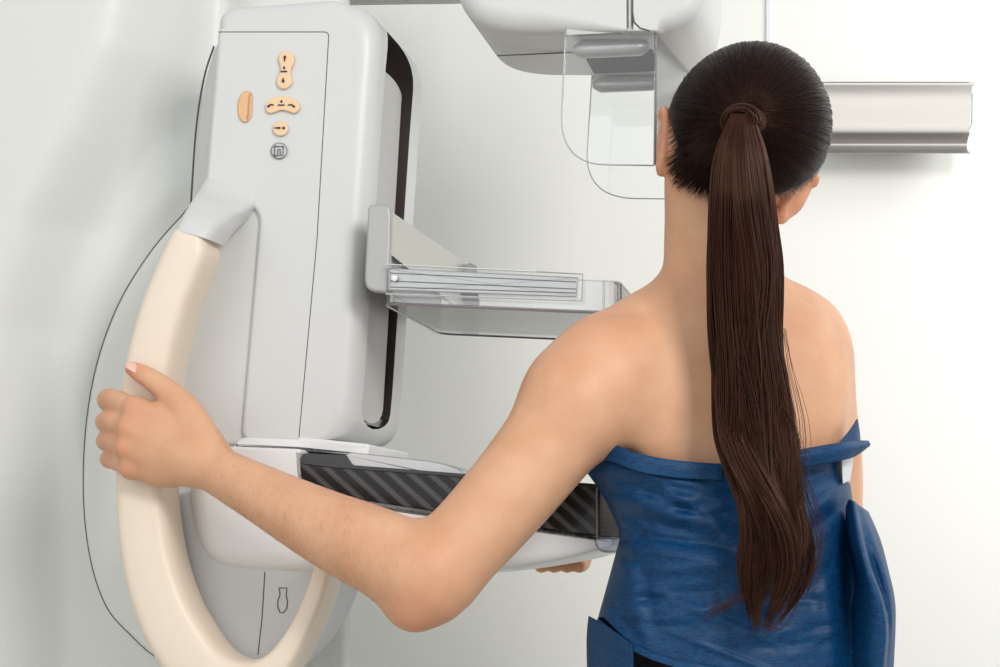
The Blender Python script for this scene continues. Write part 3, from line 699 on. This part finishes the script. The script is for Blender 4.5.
# flush: elbow, knuckles, thumb tip and ears are redder; shade under the support painted on right fingers
fl = np.zeros(len(vs))
for c, r, a in [((416, 612, 1.94), .035, .55), ((440, 560, 1.91), .03, .15), ((136, 409, 2.05), .016, .35), ((128, 429, 2.045), .016, .35), ((125, 448, 2.045), .016, .35), ((130, 468, 2.05), .016, .35),
                ((107, 399, 2.085), .014, .35), ((105, 421, 2.08), .014, .35), ((105, 440, 2.08), .014, .35), ((108, 459, 2.08), .014, .35), ((132, 368, 2.065), .016, .5), ((664, 141, 2.0), .035, .6), ((796, 200, 2.0), .035, .55), ((570, 572, 2.3), .07, .8),
                ((600, 340, 1.94), .05, .15), ((170, 400, 2.04), .02, .12)]:
    d = np.linalg.norm(vs-W(*c), axis=1)/r; fl = np.maximum(fl, a*np.exp(-d*d))
at = bodyo.data.attributes.new('flush_shade', 'FLOAT', 'POINT'); at.data.foreach_set('value', fl.astype(np.float32))
# eyes, brows, nail
for sx in (-1, 1):
    bm = bmesh.new(); bmesh.ops.create_uvsphere(bm, u_segments=20, v_segments=14, radius=.0115)
    v = [np.array(p.co)+Hh(sx*.030, .086, -.012) for p in bm.verts]; f = [[x.index for x in p.verts] for p in bm.faces]; bm.free()
    e = obj('eye', v, f, mBright, pers); 
    ir = [Hh(sx*.030+.005*math.cos(a), .0975, -.012+.005*math.sin(a)) for a in np.linspace(0, 2*PI, 17)[:-1]]
    obj('iris', ir, [tuple(range(16))], mHairBase, e)
    mb = MB(); mb.add(*tube([Hh(sx*x, .100-abs(x-.03)*.25, z) for x, z in ((.016, .006), (.026, .011), (.036, .011), (.046, .006))], [.001, .002, .0018, .0008], 6)); mb.build('eyebrow', mHairBase, pers)
def nail(c, t, nrm_, L, wd, name='thumbnail'):
    t = nrmz(t); nrm_ = nrmz(nrm_-t*(np.dot(nrm_, t))); sd = np.cross(t, nrm_); v = []; f = []; nu, nv = 9, 7
    for i in range(nu):
        for j in range(nv):
            u = -1+2*i/(nu-1); w_ = -1+2*j/(nv-1); ww = wd*(1-.25*abs(u)**3)
            v.append(c+t*u*L+sd*w_*ww-nrm_*(.0024*w_*w_+.0012*u*u))
    for i in range(nu-1):
        for j in range(nv-1): a = i*nv+j; f.append((a, a+1, a+nv+1, a+nv))
    return obj(name, v, f, mNail, pers, 0)
tdir = W(131, 367, 2.068)-W(143, 374, 2.066)
nail(W(133.5, 365.5, 2.0615), tdir, np.array([.25, -1, .65]), .0080, .0055)

# ---- hair on the head: strands combed over the skull to the knot
def strands(paths, rad, sides=3):
    """paths (N, P, 3), rad (N, P): thin tubes as one array"""
    N, Pn, _ = paths.shape
    T = np.gradient(paths, axis=1); T /= np.maximum(np.linalg.norm(T, axis=2, keepdims=True), 1e-9)
    ref = np.array([.3, -1., .2]); ref /= np.linalg.norm(ref)
    s1_ = np.cross(T, ref); s1_ /= np.maximum(np.linalg.norm(s1_, axis=2, keepdims=True), 1e-9); s2_ = np.cross(T, s1_)
    out = []
    for k in range(sides):
        a = 2*PI*k/sides+PI/2; out.append(paths+rad[:, :, None]*(math.cos(a)*s1_+math.sin(a)*s2_))
    v = np.stack(out, 2).reshape(-1, 3)
    i = np.arange(N)[:, None, None]*Pn*sides+np.arange(Pn-1)[None, :, None]*sides; k = np.arange(sides)[None, None, :]; kn = (k+1) % sides
    fc = np.stack([i+k, i+kn, i+sides+kn, i+sides+k], -1).reshape(-1, 4)
    return v, fc
er = np.array([.0800, .1005, .0845])
Kd = (W(743, 117, 1.885)-Hc); Kl = np.array([Kd@hx, Kd@hy, Kd@hz_])          # knot in the head frame
def on_skull(L, off=0):
    n_ = L/np.linalg.norm(L/er, axis=-1, keepdims=True); return n_+L/np.linalg.norm(L, axis=-1, keepdims=True)*off
Kn = on_skull(Kl[None])[0]
def hairline(d):                          # lower limit of hair (head-frame z) by direction round the head
    a = np.arctan2(d[:, 0], -d[:, 1])     # 0 at the nape, +-pi at the face
    x = np.abs(a)
    return np.interp(x, [0, .5, 1.0, 1.35, 1.6, 2.1, 2.6, 3.2], [-.078, -.080, -.066, -.040, -.010, .012, .044, .056])
cap_v = []; cap_f = []; NA, NB = 96, 40
for i in range(NA):
    a = 2*PI*i/NA; d = np.array([[math.sin(a), -math.cos(a), 0]]); zl = hairline(d)[0]
    ph0 = math.asin(max(-.95, min(.95, zl/er[2])))
    for j in range(NB):
        ph = ph0+(PI/2-ph0)*j/(NB-1)*.999
        l = on_skull(np.array([[math.cos(ph)*math.sin(a)*er[0], -math.cos(ph)*math.cos(a)*er[1], math.sin(ph)*er[2]]]))[0]*(.93+.055*min(1, j/3))
        cap_v.append(Hh(*l))
for i in range(NA):
    for j in range(NB-1): a = i*NB+j; b = ((i+1) % NA)*NB+j; cap_f.append((a, b, b+1, a+1))
hair = obj('hair', cap_v, cap_f, mHairBase, pers, 0)
NS = 5200; Pn = 18
u = rng.normal(size=(NS*3, 3)); u /= np.linalg.norm(u, axis=1, keepdims=True); st = u*er
zl = hairline(st); st = st[st[:, 2] > zl-.004+rng.normal(size=len(st))*.003][:NS]
edge_n = 900; a = rng.uniform(-PI, PI, edge_n); dd = np.stack([np.sin(a), -np.cos(a), np.zeros(edge_n)], 1); zl = hairline(dd)-.001+rng.normal(size=edge_n)*.004
ph = np.arcsin(np.clip(zl/er[2], -.97, .97)); st = np.concatenate([st, np.stack([np.cos(ph)*np.sin(a)*er[0], -np.cos(ph)*np.cos(a)*er[1], np.sin(ph)*er[2]], 1)])
NS = len(st); t = np.linspace(0, 1, Pn)[None, :, None]
kn = Kn[None, None, :]+rng.normal(size=(NS, 1, 3))*.0045
unit = lambda L: L/np.linalg.norm(L, axis=-1, keepdims=True)
a_, b_ = unit(st[:, None, :]/er), unit(kn/er)
om = np.arccos(np.clip((a_*b_).sum(-1, keepdims=True), -.999, .999)); so = np.sin(om)
L = (np.sin((1-t)*om)*a_+np.sin(t*om)*b_)/so*er
lift = (.0006+.0022*rng.random((NS, 1, 1)))*np.sin(np.clip(t*1.15+.03, 0, 1)*PI*.5)
clump = np.round(np.arctan2(L[:, :1, 0]-Kn[0], L[:, :1, 2]-Kn[2])*22)/22
lift = lift+.0007*np.sin(clump*70)[:, :, None]
L = on_skull(L)+unit(L)*lift
Pw = Hc+L[..., :1]*hx+L[..., 1:2]*hy+L[..., 2:3]*hz_
rad = np.full((NS, Pn), .00042)*(1-.7*np.linspace(1, 0, Pn)**3)
v_, f_ = strands(Pw, rad)
obj('combed_strands', v_, f_, mHeadHair, hair, 0)
# wrap of hair round the knot
Kw = Hc+hx*Kn[0]+hy*Kn[1]+hz_*Kn[2]
kn_n = nrmz(hx*Kn[0]/er[0]**2+hy*Kn[1]/er[1]**2+hz_*Kn[2]/er[2]**2); ka = nrmz(np.cross(kn_n, [0, 0, 1])); kb = np.cross(kn_n, ka)
NW = 260; th = np.linspace(0, 2*PI, 30)[None, :]; r0 = .0125+rng.normal(size=(NW, 1))*.0022; dz = rng.normal(size=(NW, 1))*.004; ph0 = rng.random((NW, 1))*2*PI
wob = .001*np.sin(th*2+ph0)
cen = Kw+kn_n*.008+np.array([0, 0, -.004])
Pw = cen+(r0+wob)[..., None]*(np.cos(th)[..., None]*ka*1.1+np.sin(th)[..., None]*kb*.85)+(dz+.002*np.sin(th+ph0))[..., None]*kn_n
v_, f_ = strands(Pw, np.full((NW, 30), .0006)); wrap = obj('hair_wrap', v_, f_, mHair, hair, 0)

# ---- ponytail
tab = [  # py, left, right, Y
    (114, 733, 752, 1.878), (124, 725, 757, 1.872), (140, 717, 765, 1.868), (165, 710, 771, 1.868), (200, 708, 777, 1.870), (260, 706, 783, 1.880), (330, 708, 782, 1.888), (400, 712, 794, 1.890),
    (440, 716, 799, 1.890), (470, 726, 800, 1.888), (500, 736, 804, 1.885), (540, 738, 812, 1.885), (575, 732, 810, 1.886), (600, 735, 798, 1.888), (628, 745, 775, 1.890)]
tb = np.array(tab, float)
_y = np.arange(114, 629, 2.0); _k = np.exp(-(np.arange(-15, 16)/7.)**2); _k /= _k.sum()
tb = np.stack([_y]+[np.convolve(np.pad(np.interp(_y, tb[:, 0], tb[:, c]), 15, mode='edge'), _k, 'valid') for c in (1, 2, 3)], 1)
def tail(N, Pn, nl=44, thick=.021, rr=.0004):
    """locks of hair: each lock wanders through the tail and thins towards its end, strands lie round it"""
    la = rng.random(nl)*2*PI; lr = .80*np.sqrt(rng.random(nl)); lx = lr*np.cos(la); ly = lr*np.sin(la)
    am = rng.uniform(.14, .46, nl); fq = rng.uniform(6, 12, nl); p1 = rng.random(nl)*2*PI; p2 = rng.random(nl)*2*PI
    le = rng.uniform(.84, 1.0, nl); lw = rng.uniform(.22, .38, nl)
    cl = rng.integers(0, nl, N); an = rng.random(N)*2*PI; ra = rng.random(N)**.35
    s_ = np.linspace(0, 1, Pn)[None, :]*(le[cl]*rng.uniform(.93, 1.02, N))[:, None]
    py = 114+s_*514
    Lf = np.interp(py, tb[:, 0], tb[:, 1]); Rt = np.interp(py, tb[:, 0], tb[:, 2]); Yc = np.interp(py, tb[:, 0], tb[:, 3])
    g = np.clip(s_*2.0-.3, 0, 1)
    cx = lx[cl][:, None]*.82+am[cl][:, None]*g*np.sin(s_*fq[cl][:, None]+p1[cl][:, None])
    cy = ly[cl][:, None]*.8+am[cl][:, None]*1.3*g*np.sin(s_*fq[cl][:, None]*.9+p2[cl][:, None])
    w_ = lw[cl][:, None]*(1-.45*np.clip((s_/le[cl][:, None]-.55)/.45, 0, 1)**1.4)
    tw = an[:, None]+s_*2.2*np.sin(p1[cl])[:, None]
    x = cx+w_*ra[:, None]*np.cos(tw)+rng.normal(size=(N, 1))*.05*s_+.03*np.sin(s_*rng.uniform(8, 22, (N, 1))+p2[cl][:, None])*s_
    y = cy+w_*ra[:, None]*np.sin(tw)
    x = np.where(np.abs(x) > .85, np.sign(x)*(.85+(np.abs(x)-.85)*.45), x)
    Yd = Yc-thick*(.3+.7*np.clip(s_*6, 0, 1))*y*np.sqrt(np.clip(1-x*x*.6, .1, 1))
    px = (Lf+Rt)/2+(Rt-Lf)/2*x*1.07
    P_ = np.stack([(px-500)/F*Yd, Yd, (HY-py)/F*Yd+CZ], -1)
    return strands(P_, np.full((N, Pn), rr)*(1-.75*np.linspace(0, 1, Pn)**6))
v_, f_ = tail(6800, 48, rr=.00036)
pt = obj('ponytail', v_, f_, mHair, hair, 0)
# solid core so that the back does not shine through
mb = MB(); v = []; f = []; n = 14
rows = [(py, np.interp(py, tb[:, 0], tb[:, 1]), np.interp(py, tb[:, 0], tb[:, 2]), np.interp(py, tb[:, 0], tb[:, 3])) for py in np.linspace(118, 590, 40)]
for py, l_, r_, Y in rows:
    for k in range(n):
        a = 2*PI*k/n; v.append(W((l_+r_)/2+(r_-l_)/2*.66*math.cos(a), py, Y+.004-.009*math.sin(a)))
for i in range(len(rows)-1):
    for k in range(n): f.append((i*n+k, i*n+(k+1) % n, (i+1)*n+(k+1) % n, (i+1)*n+k))
f.append(tuple(range(n))); f.append(tuple(range(len(v)-n, len(v))))
obj('ponytail_core', v, f, mHairBase, hair, 0)
# loose strands
lo = []
for base_pts in [[(785, 330), (792, 370), (800, 400), (806, 440), (800, 500)], [(780, 400), (798, 440), (808, 500), (818, 545), (806, 590)], [(760, 590), (735, 600), (712, 612), (704, 618)], [(770, 560), (745, 590), (722, 606), (706, 612)],
                 [(786, 440), (812, 500), (822, 540), (812, 575)], [(775, 430), (806, 500), (816, 550), (800, 600)], [(740, 590), (760, 618), (778, 628), (792, 600)]]:
    for k in range(6):
        j = rng.normal(size=2)*2.5; q_ = catmull([(x+j[0]*(i+1)/2+rng.normal()*.8, y+j[1]) for i, (x, y) in enumerate(base_pts)], 5)
        q_ = [q_[int(round(i*(len(q_)-1)/15))] for i in range(16)]
        lo.append([W(p[0], p[1], 1.882) for p in q_])
lo = np.array(lo); v_, f_ = strands(lo, np.full(lo.shape[:2], .00026)); obj('loose_strands', v_, f_, mHair, hair, 0)
# hair of the nape and temples, combed up from the neck
S0 = []
for k in range(2600):
    if k % 4: x = rng.uniform(664, 735); y0 = np.interp(x, [664, 672, 690, 712, 735], [168, 186, 194, 201, 204])+abs(rng.normal())*(-12)+rng.normal()*4
    else: x = rng.uniform(750, 800); y0 = np.interp(x, [750, 775, 790, 800], [204, 192, 180, 170])+abs(rng.normal())*(-7)+rng.normal()*2
    cx = 722 if x < 745 else 740
    S0.append(W(x, y0, 2.0-.060*math.sqrt(max(.03, 1-((x-cx)/60)**2))-.002))
S0 = np.array(S0); NS2 = len(S0); d_ = S0-Hc; Ls = np.stack([d_@hx, d_@hy, d_@hz_], -1)
t = np.linspace(0, 1, 14)[None, :, None]; L = Ls[:, None, :]*(1-t)+(Kn+rng.normal(size=(NS2, 1, 3))*.004)*t
mod = np.linalg.norm(L/er, axis=-1, keepdims=True); L = np.where(mod < 1.0, L/mod, L)+unit(L)*(.0005+.0022*rng.random((NS2, 1, 1)))*np.clip(t*2, .1, 1)
Pw = Hc+L[..., :1]*hx+L[..., 1:2]*hy+L[..., 2:3]*hz_
v_, f_ = strands(Pw, np.full((NS2, 14), .0004)*np.clip(np.linspace(.15, 2.2, 14), 0, 1)[None]); obj('nape_hair', v_, f_, mHeadHair, hair, 0)
# down on the forearm
mDown = mat('arm_hair', srgb(150, 98, 66), .5)
nv_ = np.zeros(len(vs)*3, np.float32); bodyo.data.vertex_normals.foreach_get('vector', nv_); nv_ = nv_.reshape(-1, 3)
vx = 500+vs[:, 0]/vs[:, 1]*F; vy = HY-(vs[:, 2]-CZ)/vs[:, 1]*F
cand = np.where((vx > 215) & (vx < 440) & (nv_[:, 1] < -.15) & (vs[:, 1] < 2.06) & (vy < 600))[0]
ah = []
for i in rng.choice(cand, 1300, replace=False, p=(lambda q_: q_/q_.sum())(np.clip((430-vx[cand])/90, .02, 1))):
    n_ = nv_[i].astype(float); d_ = np.array([rng.uniform(-.1, .75), 0, -1.]); d_ -= n_*(d_@n_); d_ /= np.linalg.norm(d_); L_ = rng.uniform(.004, .009)
    ah.append([vs[i]-n_*.0004+d_*L_*s_+n_*(.0016*math.sin(s_*2.4)) for s_ in np.linspace(0, 1, 5)])
ah = np.array(ah); v_, f_ = strands(ah, np.full(ah.shape[:2], .00006)*np.linspace(1, .2, 5)[None]); obj('arm_hair', v_, f_, mDown, bodyo, 0)['kind'] = 'stuff'

# ---- the gown
Lc = [(415, 600), (440, 594), (455, 588), (472, 587), (484, 596), (500, 606), (528, 619), (540, 620), (580, 609), (616, 599), (660, 594), (760, 590)]
Rc_ = [(415, 858), (440, 858), (455, 850), (470, 848), (500, 852), (560, 862), (620, 872), (700, 880), (760, 884)]
folds = [  # (x0,y0,x1,y1, amplitude mm, width px) raised (+) or sunk (-) creases on the back
    (600, 452, 700, 478, -1.6, 4), (600, 466, 716, 490, 1.6, 5), (612, 500, 720, 500, 2.6, 7), (625, 514, 715, 540, -2.4, 6), (640, 506, 720, 526, 2.0, 5), (620, 480, 700, 515, -1.5, 5),
    (622, 545, 735, 566, 2.6, 8), (640, 535, 730, 548, -2.2, 5), (625, 570, 720, 568, 1.8, 6), (620, 560, 650, 640, 2.6, 12), (640, 560, 655, 640, -2.2, 9), (606, 600, 640, 640, -2, 7),
    (630, 600, 720, 590, -1.6, 6), (660, 620, 760, 600, 1.5, 8), (800, 520, 850, 480, 3.0, 8), (806, 535, 852, 495, -3, 7), (800, 480, 845, 468, 1.5, 6), (820, 560, 840, 660, 2.5, 10), (848, 540, 846, 667, -7, 9),
    (610, 520, 640, 560, 2.5, 8), (596, 470, 626, 540, -2.0, 7), (700, 640, 800, 630, 1.4, 9), (800, 600, 835, 560, -1.4, 7), (650, 478, 715, 520, 1.4, 5), (600, 490, 625, 530, 2.6, 6), (640, 585, 700, 610, 1.8, 6)]
NP = 22
for _ in range(NP):                       # small random crumples
    x = rng.uniform(610, 850); y = rng.uniform(470, 660); a = rng.normal()*.45; l_ = rng.uniform(20, 60)
    folds.append((x-l_*math.cos(a), y-l_*math.sin(a), x+l_*math.cos(a), y+l_*math.sin(a), rng.choice([-1, 1])*rng.uniform(.5, 1.3), rng.uniform(2.5, 6)))
def fold_disp(px, py):
    d = 0
    for x0, y0, x1, y1, am, wd in folds:
        ex, ey = x1-x0, y1-y0; L2 = ex*ex+ey*ey; t_ = ((px-x0)*ex+(py-y0)*ey)/L2; tc_ = min(1, max(0, t_))
        dist = math.hypot(px-x0-ex*tc_, py-y0-ey*tc_); d += am*math.exp(-(dist/wd)**2)*(1-.4*abs(2*tc_-1))
    return d*.0023
hem_tab = [(560, 452), (592, 450), (608, 444), (640, 455), (680, 462), (714, 465), (760, 460), (796, 452), (840, 446), (870, 440)]
bot_tab = [(560, 612), (600, 618), (632, 645), (655, 654), (685, 662), (720, 668), (760, 690), (900, 700)]
def gown():
    NU, NV = 260, 130; v = []; f = []; GY = 2.035
    for j in range(NV):
        tv = j/(NV-1)
        for i in range(NU):
            ph = 2*PI*i/NU                 # 0 = left edge, pi/2 = back (towards camera), pi = right edge
            back = math.sin(ph)
            xg = 728-135*math.cos(ph)
            top = lerp_tab(hem_tab, xg) if back > 0 else 430-0*back
            top = lerp_tab(hem_tab, xg)*(1 if back > 0 else 1+back*.03)
            bot = lerp_tab(bot_tab, xg) if back > 0 else 690
            if back <= 0: bot = lerp_tab(bot_tab, xg)*(1+back)+690*(-back)
            py = top+(bot-top)*tv
            l_ = lerp_tab(Lc, py); r_ = lerp_tab(Rc_, py); mid = (l_+r_)/2; hw = (r_-l_)/2
            cx = math.copysign(abs(math.cos(ph))**.85, math.cos(ph)); sy = math.copysign(abs(back)**.85, back)
            px = mid-hw*cx; bd = .100 if back > 0 else .115
            Y = GY-bd*sy
            fd = fold_disp(px, py)*min(1, abs(back)*2) if back > 0 else .004*math.sin(px*.15)*abs(back)
            tuck = .010*max(0, 1-tv*14)*0
            Y -= fd+(-tuck)
            v.append(W(px, py, Y))
    for j in range(NV-1):
        for i in range(NU): a = j*NU+i; b = j*NU+(i+1) % NU; f.append((a, b, b+NU, a+NU))
    o = obj('gown', v, f, mGown, pers, 0)
    so_ = o.modifiers.new('cloth', 'SOLIDIFY'); so_.thickness = .0012; so_.offset = 0
    return o
gn = gown()
def cloth(name, rows, m=mGown, parent=None, nu=30, th=.0012, wr_=.0):
    """rows of (x, y, Y) control points -> smooth sheet"""
    R = [catmull(r, 6) for r in rows]; G = []
    for c in range(len(R[0])): G.append(catmull([r[c] for r in R], 6))
    v = []; f = []; a_n = len(G); b_n = len(G[0])
    for col in G:
        for p in col: v.append(W(p[0], p[1], p[2]+wr_*math.sin(p[0]*.9+p[1]*.35)*math.sin(p[1]*.12)))
    for i in range(a_n-1):
        for j in range(b_n-1): a = i*b_n+j; f.append((a, a+1, a+b_n+1, a+b_n))
    o = obj(name, v, f, m, parent or gn, 0); s_ = o.modifiers.new('cloth', 'SOLIDIFY'); s_.thickness = th; s_.offset = 0; return o
# turned-down cuff at the right, sticking out in a point
cloth('turned_cuff', [[(770, 459, 1.934), (800, 450, 1.930), (840, 443, 1.945), (857, 441, 1.968), (868, 441, 1.985)], [(770, 464, 1.926), (800, 456, 1.922), (840, 449, 1.938), (860, 447, 1.962), (870, 444, 1.98)],
                     [(770, 476, 1.932), (800, 468, 1.928), (838, 461, 1.942), (855, 456, 1.965), (869, 446, 1.982)]])
cloth('hem_roll', [[(598, 446, 1.99), (610, 443, 1.962), (640, 454, 1.938), (680, 461, 1.932), (722, 464, 1.930)], [(598, 450, 1.988), (610, 449, 1.960), (640, 460, 1.936), (680, 467, 1.930), (722, 470, 1.929)],
                   [(598, 462, 1.988), (610, 461, 1.960), (640, 472, 1.936), (680, 478, 1.931), (722, 480, 1.930)]])
cloth('upstanding_corner', [[(836, 447, 1.955), (850, 430, 1.972), (857, 419, 1.985)], [(846, 449, 1.962), (855, 437, 1.978), (859, 430, 1.99)], [(852, 451, 1.972), (858, 446, 1.985), (860, 442, 1.995)]])
cloth('tissue_lining', [[(842, 452, 1.975), (848, 450, 1.985), (853, 452, 1.998)], [(842, 468, 1.975), (848, 466, 1.985), (852, 466, 1.998)], [(843, 484, 1.98), (847, 482, 1.99), (849, 484, 2.0)]], mPaper)
# hanging folds at the right side
cloth('side_drape', [[(846, 508, 1.985), (849, 500, 1.972), (853, 501, 1.960), (858, 505, 1.968), (864, 509, 1.985), (868, 512, 2.01), (858, 505, 2.05)],
                     [(848, 540, 1.985), (851, 535, 1.950), (858, 530, 1.935), (864, 535, 1.955), (872, 535, 1.965), (880, 540, 2.0), (868, 540, 2.06)],
                     [(856, 575, 1.985), (862, 570, 1.935), (868, 566, 1.925), (874, 570, 1.955), (882, 566, 1.955), (888, 570, 1.99), (880, 570, 2.06)],
                     [(852, 610, 1.985), (866, 605, 1.935), (880, 600, 1.920), (884, 602, 1.95), (890, 598, 1.955), (894, 598, 1.99), (885, 600, 2.06)],
                     [(850, 640, 1.99), (866, 640, 1.94), (884, 634, 1.925), (888, 632, 1.95), (892, 628, 1.96), (895, 626, 1.99), (888, 630, 2.06)],
                     [(850, 690, 1.99), (864, 690, 1.95), (878, 690, 1.935), (884, 690, 1.95), (888, 690, 1.965), (892, 690, 1.99), (886, 690, 2.06)]], wr_=.001)
# corner of the left front panel, in front of the back panel's hem
cloth('loose_corner', [[(589, 616, 2.022), (610, 628, 1.978), (632, 645, 1.950)], [(587, 640, 2.022), (610, 648, 1.980), (633, 656, 1.952)], [(588, 690, 2.026), (610, 690, 1.984), (634, 690, 1.957)]])
cloth('hem_facing', [[(598, 618, 2.018), (632, 643, 1.958), (670, 658, 1.938), (722, 668, 1.931)], [(597, 623, 2.014), (632, 650, 1.953), (668, 665, 1.934), (715, 676, 1.927)]])

# trousers and shoes below the frame, so that she stands on the floor
Yb = 2.06
def zpy(z): return HY-(z-CZ)*F/Yb
mb = MB(); rings = []; n = 36; v = []; f = []
lv = [(1.05, .128, .100), (1.02, .135, .105), (.96, .15, .115), (.88, .165, .125), (.82, .168, .125)]
for z, a, b in lv: v += [(.25+a*math.cos(2*PI*k/n), Yb+b*math.sin(2*PI*k/n), z) for k in range(n)]
for i in range(len(lv)-1):
    for k in range(n): f.append((i*n+k, i*n+(k+1) % n, (i+1)*n+(k+1) % n, (i+1)*n+k))
f.append(tuple(range(4*n, 5*n)))
mb.add(v, f)
for sx in (-1, 1):
    pth = [(.25+sx*.078, Yb, .86), (.25+sx*.085, Yb, .70), (.25+sx*.088, Yb+.005, .50), (.25+sx*.09, Yb, .30), (.25+sx*.092, Yb, .06)]
    mb.add(*tube(catmull(pth, 4), list(np.interp(np.linspace(0, 1, 17), [0, .3, .5, .7, 1], [.088, .075, .062, .062, .058])), 24))
mb.build('trousers', mPants, pers)
for sx in (-1, 1):
    v = []; f = []; secs = [(-.075, .028, .05), (-.05, .036, .075), (0, .038, .08), (.06, .044, .06), (.12, .046, .045), (.16, .036, .035), (.18, .018, .02)]; n = 20
    for y, wd, ht in secs: v += [(.25+sx*.094+wd*math.cos(a), Yb+y, max(0.001, ht*.5+ht*.5*math.sin(a)*1.0)) for a in [2*PI*k/n for k in range(n)]]
    for i in range(len(secs)-1):
        for k in range(n): f.append((i*n+k, i*n+(k+1) % n, (i+1)*n+(k+1) % n, (i+1)*n+k))
    f.append(tuple(range(n))); f.append(tuple(range(len(v)-n, len(v)))); obj('shoe', v, f, mShoe, pers)
for o in bpy.data.objects:
    if '_base' in o: del o['_base']
